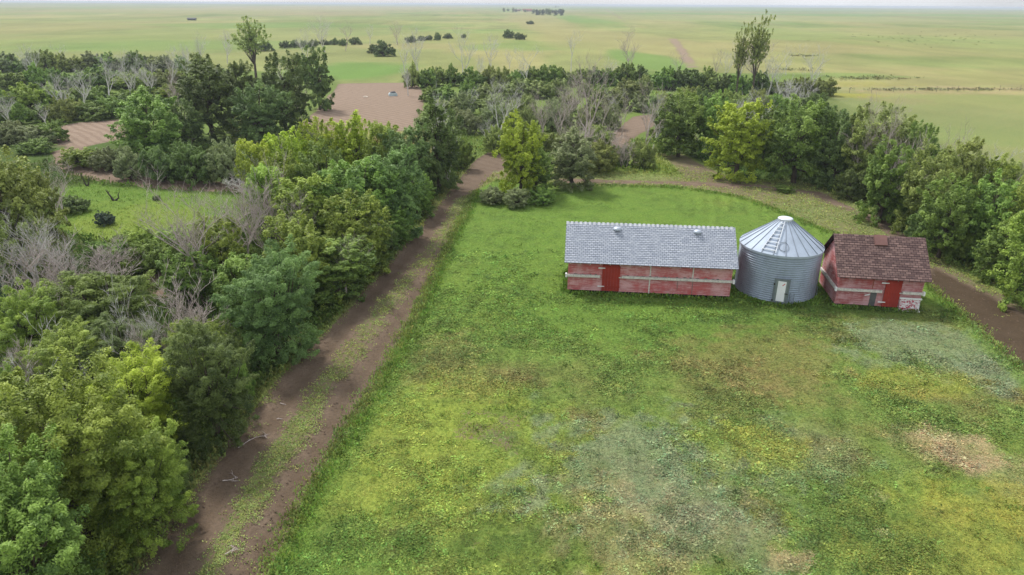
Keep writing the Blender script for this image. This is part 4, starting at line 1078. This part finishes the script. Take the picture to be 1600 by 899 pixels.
for i, e in enumerate(NEARD):
    dead(*e[:7], tilt=-38 if 'leaning left' in e[6] else 0)
dead(179,314,288,28,'stump',DEADB,'black forked stump standing on the clearing grass')
dead(136,291,262,18,'stump',DEADB,'dark broken stump beside the pale path')

# ------------------------------------------------------------------ fallen branches on the track
for i, (px, py, rot, lb) in enumerate([(437,627,-.3,'fallen pale branch on the track edge beside the dark rounded tree'),(372,698,.9,'bent bare branch lying below the dark rounded tree'),(432,653,.6,'thin white stick on the track above the bent branch'),(347,748,.6,'pale stick on the bare soil at the lower left'),(352,868,.3,'short thin stick on the soil close to the bottom edge')]):
    x, y, _ = G(px, py); rng = np.random.default_rng(500+i); T = Tubes()
    Ln = (.9, 1.3, .5, .6, .4)[i]
    grow(rng, T, (0, 0, .06), (1, .05, .02), Ln, .022, 0, 2, (3, 5), .6, 0, 5, 7)
    o = link('fallen_branch', T.mesh('fallen_branch'), DEADG, None, (x, y, float(gz(x, y)))); o.rotation_euler = (0, 0, rot)
    tag(o, lb, 'branch', 'fallen branches on the track')
# ------------------------------------------------------------------ small far things
x, y, z = G(614,150); z = float(gz(x, y))
t = empty('metal_trough', (x, y, z), .3, label='small pale blue-white metal tank with dark top lying on the tilled patch', cat='tank')
mb = MB(); mb.prism([(-.8,0),(.8,0),(.85,.35),(.6,.62),(-.6,.62),(-.85,.35)], -.45, .45); mb.build('body', flat('pale blue metal', lin(190,208,212), .5, .15), t)
mb = MB(); mb.prism([(-.55,.623),(.6,.623),(.4,.85),(-.2,.8)], -.4, .4); mb.build('lid', flat('dark lid', lin(70,70,80), .7), t)
x, y, z = G(571,152); mb = MB(); mb.prism([(-.45,.02),(.4,.0),(.45,.08),(.1,.2),(-.35,.16)], -.3, .3)
o = mb.build('stone', flat('pale stone', lin(226,214,196), .8)); o.location = (x, y, float(gz(x, y))); tag(o, 'small pale stone on the tilled soil left of the metal tank', 'stone')
def hut(px, py, L, D, h, wc, rc, label, nm='farm_building', cat='building', rz=.1):
    x, y, z = G(px, py); t = empty(nm, (x, y, float(terr(x, y))), rz, label=label, cat=cat)
    mb = MB(); mb.xprism([(-D/2, 0), (D/2, 0), (D/2, h), (0, h*1.45), (-D/2, h)], -L/2, L/2); mb.build('wall', flat(nm+' wall', wc), t)
    mb = MB(); 
    for s in (-1, 1): mb.xprism([(s*(D/2+.4), h-.2), (0, h*1.45+.12), (0, h*1.45+.4), (s*(D/2+.4), h+.1)], -L/2-.4, L/2+.4)
    mb.build('roof', flat(nm+' roof', rc), t)
    mb = MB(); mb.box(-1, 1, -D/2-.1, -D/2-.02, 0, h*.7); mb.build('door', DARK, t)
hut(824, 18.5, 22, 10, 4, lin(190,150,140), lin(150,70,60), 'far farmhouse with a dull red roof left of the shelter trees', rz=.2)
hut(808, 18.5, 16, 9, 3.5, lin(170,160,150), lin(120,80,76), 'low far farm shed among small grey trees', rz=-.1)
hut(300, 32, 8, 3.4, 1.5, lin(60,66,66), lin(52,58,60), 'small dark hut alone on the green field at the upper left', 'field_hut', 'hut', .1)
# wire fence along the right field
p0 = G(1292, 146); p1 = G(1900, 138)
fn = empty('wire_fence', (p0[0], p0[1], 0), 0, label='thin wire fence with grey posts along the far side of the pale field', cat='fence')
n = 20; pm = []
for i in range(n):
    u = i/(n-1); x = (p1[0]-p0[0])*u; y = (p1[1]-p0[1])*u; z = float(gz(p0[0]+x, p0[1]+y)); pm.append((x, y, z))
    mb = MB(); mb.bar((x, y, z-.1), (x+rnd.uniform(-.06, .06), y, z+1.2), .045, 6, .04); mb.build('post', GREYWOOD, fn)
mb = MB()
for a, b_ in zip(pm[:-1], pm[1:]):
    for h in (.5, .85, 1.15): mb.bar((a[0], a[1], a[2]+h), (b_[0], b_[1], b_[2]+h), .008, 3)
mb.build('wire', STEEL, fn)

# ------------------------------------------------------------------ weeds, grass and rank growth
gl = bpy.data.materials.new('grass and weed leaves'); gl.use_nodes = True; nt = gl.node_tree; b = nt.nodes['Principled BSDF']
b.inputs['Roughness'].default_value = .7; b.inputs['Specular IOR Level'].default_value = .15
nt.links.new(attr(nt, 'veg', 'Color'), b.inputs['Base Color'])
t_ = N(nt, 'BsdfTranslucent'); nt.links.new(attr(nt, 'veg', 'Color'), t_.inputs['Color']); mx = N(nt, 'MixShader'); mx.inputs[0].default_value = .25
nt.links.new(b.outputs[0], mx.inputs[1]); nt.links.new(t_.outputs[0], mx.inputs[2]); nt.links.new(mx.outputs[0], nt.nodes['Material Output'].inputs['Surface'])
def lookup(x, y, A):
    i = np.clip(np.searchsorted(xs, x)-1, 0, nx-2); j = np.clip(np.searchsorted(ys, y)-1, 0, ny-2); return A[j, i]
def tufts(name, x, y, size, nb, hgt, label, kind='stuff', colmul=(1, 1, 1), flatn=.5, seed=1):
    rng = np.random.default_rng(seed); n = len(x)
    col = lookup(x, y, vcol)*(rng.uniform(.6, 1.45, n)+.35*sst(.35, .7, fbm(x/.5, y/.5, 66, 2)))[:, None]*np.array(colmul)
    col[:, 0] *= rng.uniform(.82, 1.25, n)
    z = gz(x, y)
    N_ = n*nb; ci = np.repeat(np.arange(n), nb)
    px = x[ci]+rng.normal(0, 1, N_)*size[ci]*.8; py = y[ci]+rng.normal(0, 1, N_)*size[ci]*.8
    az = rng.uniform(0, 6.283, N_); L = size[ci]*rng.uniform(.6, 1.4, N_); wd = L*rng.uniform(.25, .6, N_)
    hx, hy = np.cos(az), np.sin(az); up = hgt*rng.uniform(.15, 1.1, N_)*L
    base = np.stack([px, py, z[ci]-.01+rng.uniform(0, .5, N_)*hgt*size[ci]*.8], 1); s = np.stack([-hy*wd*.5, hx*wd*.5, np.zeros(N_)], 1)
    tip = base+np.stack([hx*L*flatn, hy*L*flatn, up], 1); midp = base+np.stack([hx*L*.45*flatn, hy*L*.45*flatn, up*.75], 1)
    v = np.stack([base, midp+s, tip, midp-s], 1).reshape(-1, 3)
    c = np.repeat(col[ci]*rng.uniform(.85, 1.15, N_)[:, None], 4, 0)
    me = npmesh(name, v, np.arange(N_*4).reshape(-1, 4)); cattr(me, 'veg', np.clip(c, 0, .9))
    o = link(name, me, gl); tag(o, label, None, None, kind); return o
rng = np.random.default_rng(77)
def scatter(n, d0, d1, a0=-48, a1=44):
    d = np.exp(rng.uniform(np.log(d0), np.log(d1), n)); a = np.radians(rng.uniform(a0, a1, n)); return d*np.sin(a), d*np.cos(a), d
x, y, d = scatter(330000, 13.5, 80)
cd_ = lookup(x, y, code); dr = lookup(x, y, dirt); lump = fbm(x/.7, y/.7, 88, 3); big = fbm(x/2.6, y/2.6, 89, 3)
keep = (cd_ == 1) & (rng.uniform(size=len(x)) < (.75+.3*sst(.38, .66, lump)))
x1, y1, d1, l1, b1 = x[keep], y[keep], d[keep], lump[keep], big[keep]
far1 = sst(34, 55, y1)
tufts('lawn_weeds', x1, y1, (.05+.0018*d1)*(.75+.5*sst(.42, .68, b1))*(1-.55*far1), 5, .42, 'short clover, weeds and grass covering the yard', seed=3)
k5 = (cd_ == 1) & (y < 48) & (rng.uniform(size=len(x)) < .07*sst(.35, .7, big)*(1.2-sst(4, 14, x)*.6))
tufts('broad_weeds', x[k5], y[k5], .075+.0022*d[k5], 9, .35, 'pale green broad-leaved weed rosettes dotted over the yard', colmul=(1.22, 1.3, 1.25), flatn=.9, seed=13)
k6 = (cd_ == 1) & (y < 50) & (rng.uniform(size=len(x)) < .015*sst(.45, .75, lump))
tufts('dark_tufts', x[k6], y[k6], .085+.0022*d[k6], 9, .8, 'dark green grass tufts standing out of the yard grass', colmul=(.62, .74, .6), flatn=.6, seed=14)
k2 = ((cd_ == 2) | (cd_ == 3)) & (rng.uniform(size=len(x)) < sst(.8, .45, dr+(lump-.5)*.8)*.9)
x2, y2, d2 = x[k2], y[k2], d[k2]
tufts('track_weeds', x2, y2, .05+.0018*d2, 4, .5, 'small light green weeds sprouting on the dirt track', colmul=(1.2, 1.2, 1.1), seed=4)
k3 = ((cd_ == 0) | (cd_ == 4)) & (dr < .6)
x, y, d = scatter(120000, 14, 95, -60, 60); cd_ = lookup(x, y, code); dr = lookup(x, y, dirt)
k3 = (cd_ == 0) & (dr < .5)
tufts('rank_grass', x[k3], y[k3], (.12+.0022*d[k3])*(1-.6*(sdpoly(x[k3], y[k3], CLEAR) > 0)), 5, 1.1, 'rank grass and low growth under the trees', colmul=(1.05, 1.1, .9), flatn=.6, seed=5)
# taller fringe round the sheds and the lawn's track edge
E_ = []
for P, n in ((TRACK[12:18][::-1], 5200), (BACK[15:27], 2200)):
    for i in range(len(P)-1):
        L_ = np.hypot(*(P[i+1]-P[i])); m_ = int(n*L_/60); u = rng.uniform(0, 1, m_); E_.append(P[i]+(P[i+1]-P[i])*u[:, None]+rng.normal(0, .28, (m_, 2)))
for o_, L_, D_ in ((gran, Lb, 3.8), (sh2, Ls, 3.55)):
    m_ = 1300; M_ = np.array(Matrix.Translation(o_.location) @ Matrix.Rotation(o_.rotation_euler.z, 4, 'Z')); t = rng.uniform(0, 2*(L_+D_), m_)
    q = np.where(t < L_, t, np.where(t < L_+D_, L_, np.where(t < 2*L_+D_, 2*L_+D_-t, 0))); r_ = np.where(t < L_, 0, np.where(t < L_+D_, t-L_, np.where(t < 2*L_+D_, D_, 2*L_+2*D_-t)))
    off = np.abs(rng.normal(0, .18, m_))+.03; q = q+np.where(q <= 0, -off, np.where(q >= L_-1e-6, off, 0)); r_ = r_+np.where(r_ <= 0, -off, np.where(r_ >= D_-1e-6, off, 0))
    E_.append(np.stack([M_[0, 0]*q+M_[0, 1]*r_+M_[0, 3], M_[1, 0]*q+M_[1, 1]*r_+M_[1, 3]], 1))
a_ = rng.uniform(0, 6.283, 1500); rr_ = br_+.06+np.abs(rng.normal(0, .2, 1500)); E_.append(np.stack([bx+rr_*np.cos(a_), by_+rr_*np.sin(a_)], 1))
E_ = np.concatenate(E_); tufts('tall_grass', E_[:, 0], E_[:, 1], np.full(len(E_), .13), 5, 1.3, 'taller green grass fringe along the track edge and round the sheds', colmul=(1.02, 1.1, .9), flatn=.5, seed=6)
# soil clods on the tracks
x, y, d = scatter(60000, 13.5, 60, -48, 44); dr = lookup(x, y, dirt); cd_ = lookup(x, y, code)
k = ((cd_ == 2) | (cd_ == 3)) & (dr > .55) & (rng.uniform(size=len(x)) < .35); x, y = x[k], y[k]; n = len(x); print('clods', n)
s = rng.uniform(.012, .045, n)*(1+.01*d[k]); z = gz(x, y)
o8 = np.array([(1,0,0),(0,1,0),(-1,0,0),(0,-1,0),(0,0,1.)]); v = np.stack([x, y, z], 1)[:, None]+o8[None]*s[:, None, None]*rng.uniform(.6, 1.3, (n, 5, 1))
f = np.array([(0,1,4),(1,2,4),(2,3,4),(3,0,4)])[None]+np.arange(n)[:, None, None]*5
me = npmesh('soil_clods', v.reshape(-1, 3), f.reshape(-1, 3), 3)
o = link('soil_clods', me, flat('soil clod', lin(112,94,80), .95, .3, sc=20)); tag(o, 'small clods of earth scattered on the dirt track', None, None, 'stuff')
# dark low brush dotted over the far prairie
x = []; 
for cx, cyy, rx, ry, n in ((1360,123,60,3,90),(1250,88,20,1.5,30),(1475,141,150,1.5,90),(1240,110,40,3,30),(1450,60,120,12,70),(1040,120,20,6,20)):
    for _ in range(n): x.append(G(cx+rnd.gauss(0, rx*.5), cyy+rnd.gauss(0, ry*.5))[:2])
x = np.array(x); tufts('prairie_brush', x[:, 0], x[:, 1], np.full(len(x), .5), 12, .7, 'low dark brush dotted over the far prairie', colmul=(.62, .66, .66), flatn=.5, seed=9)
haze()
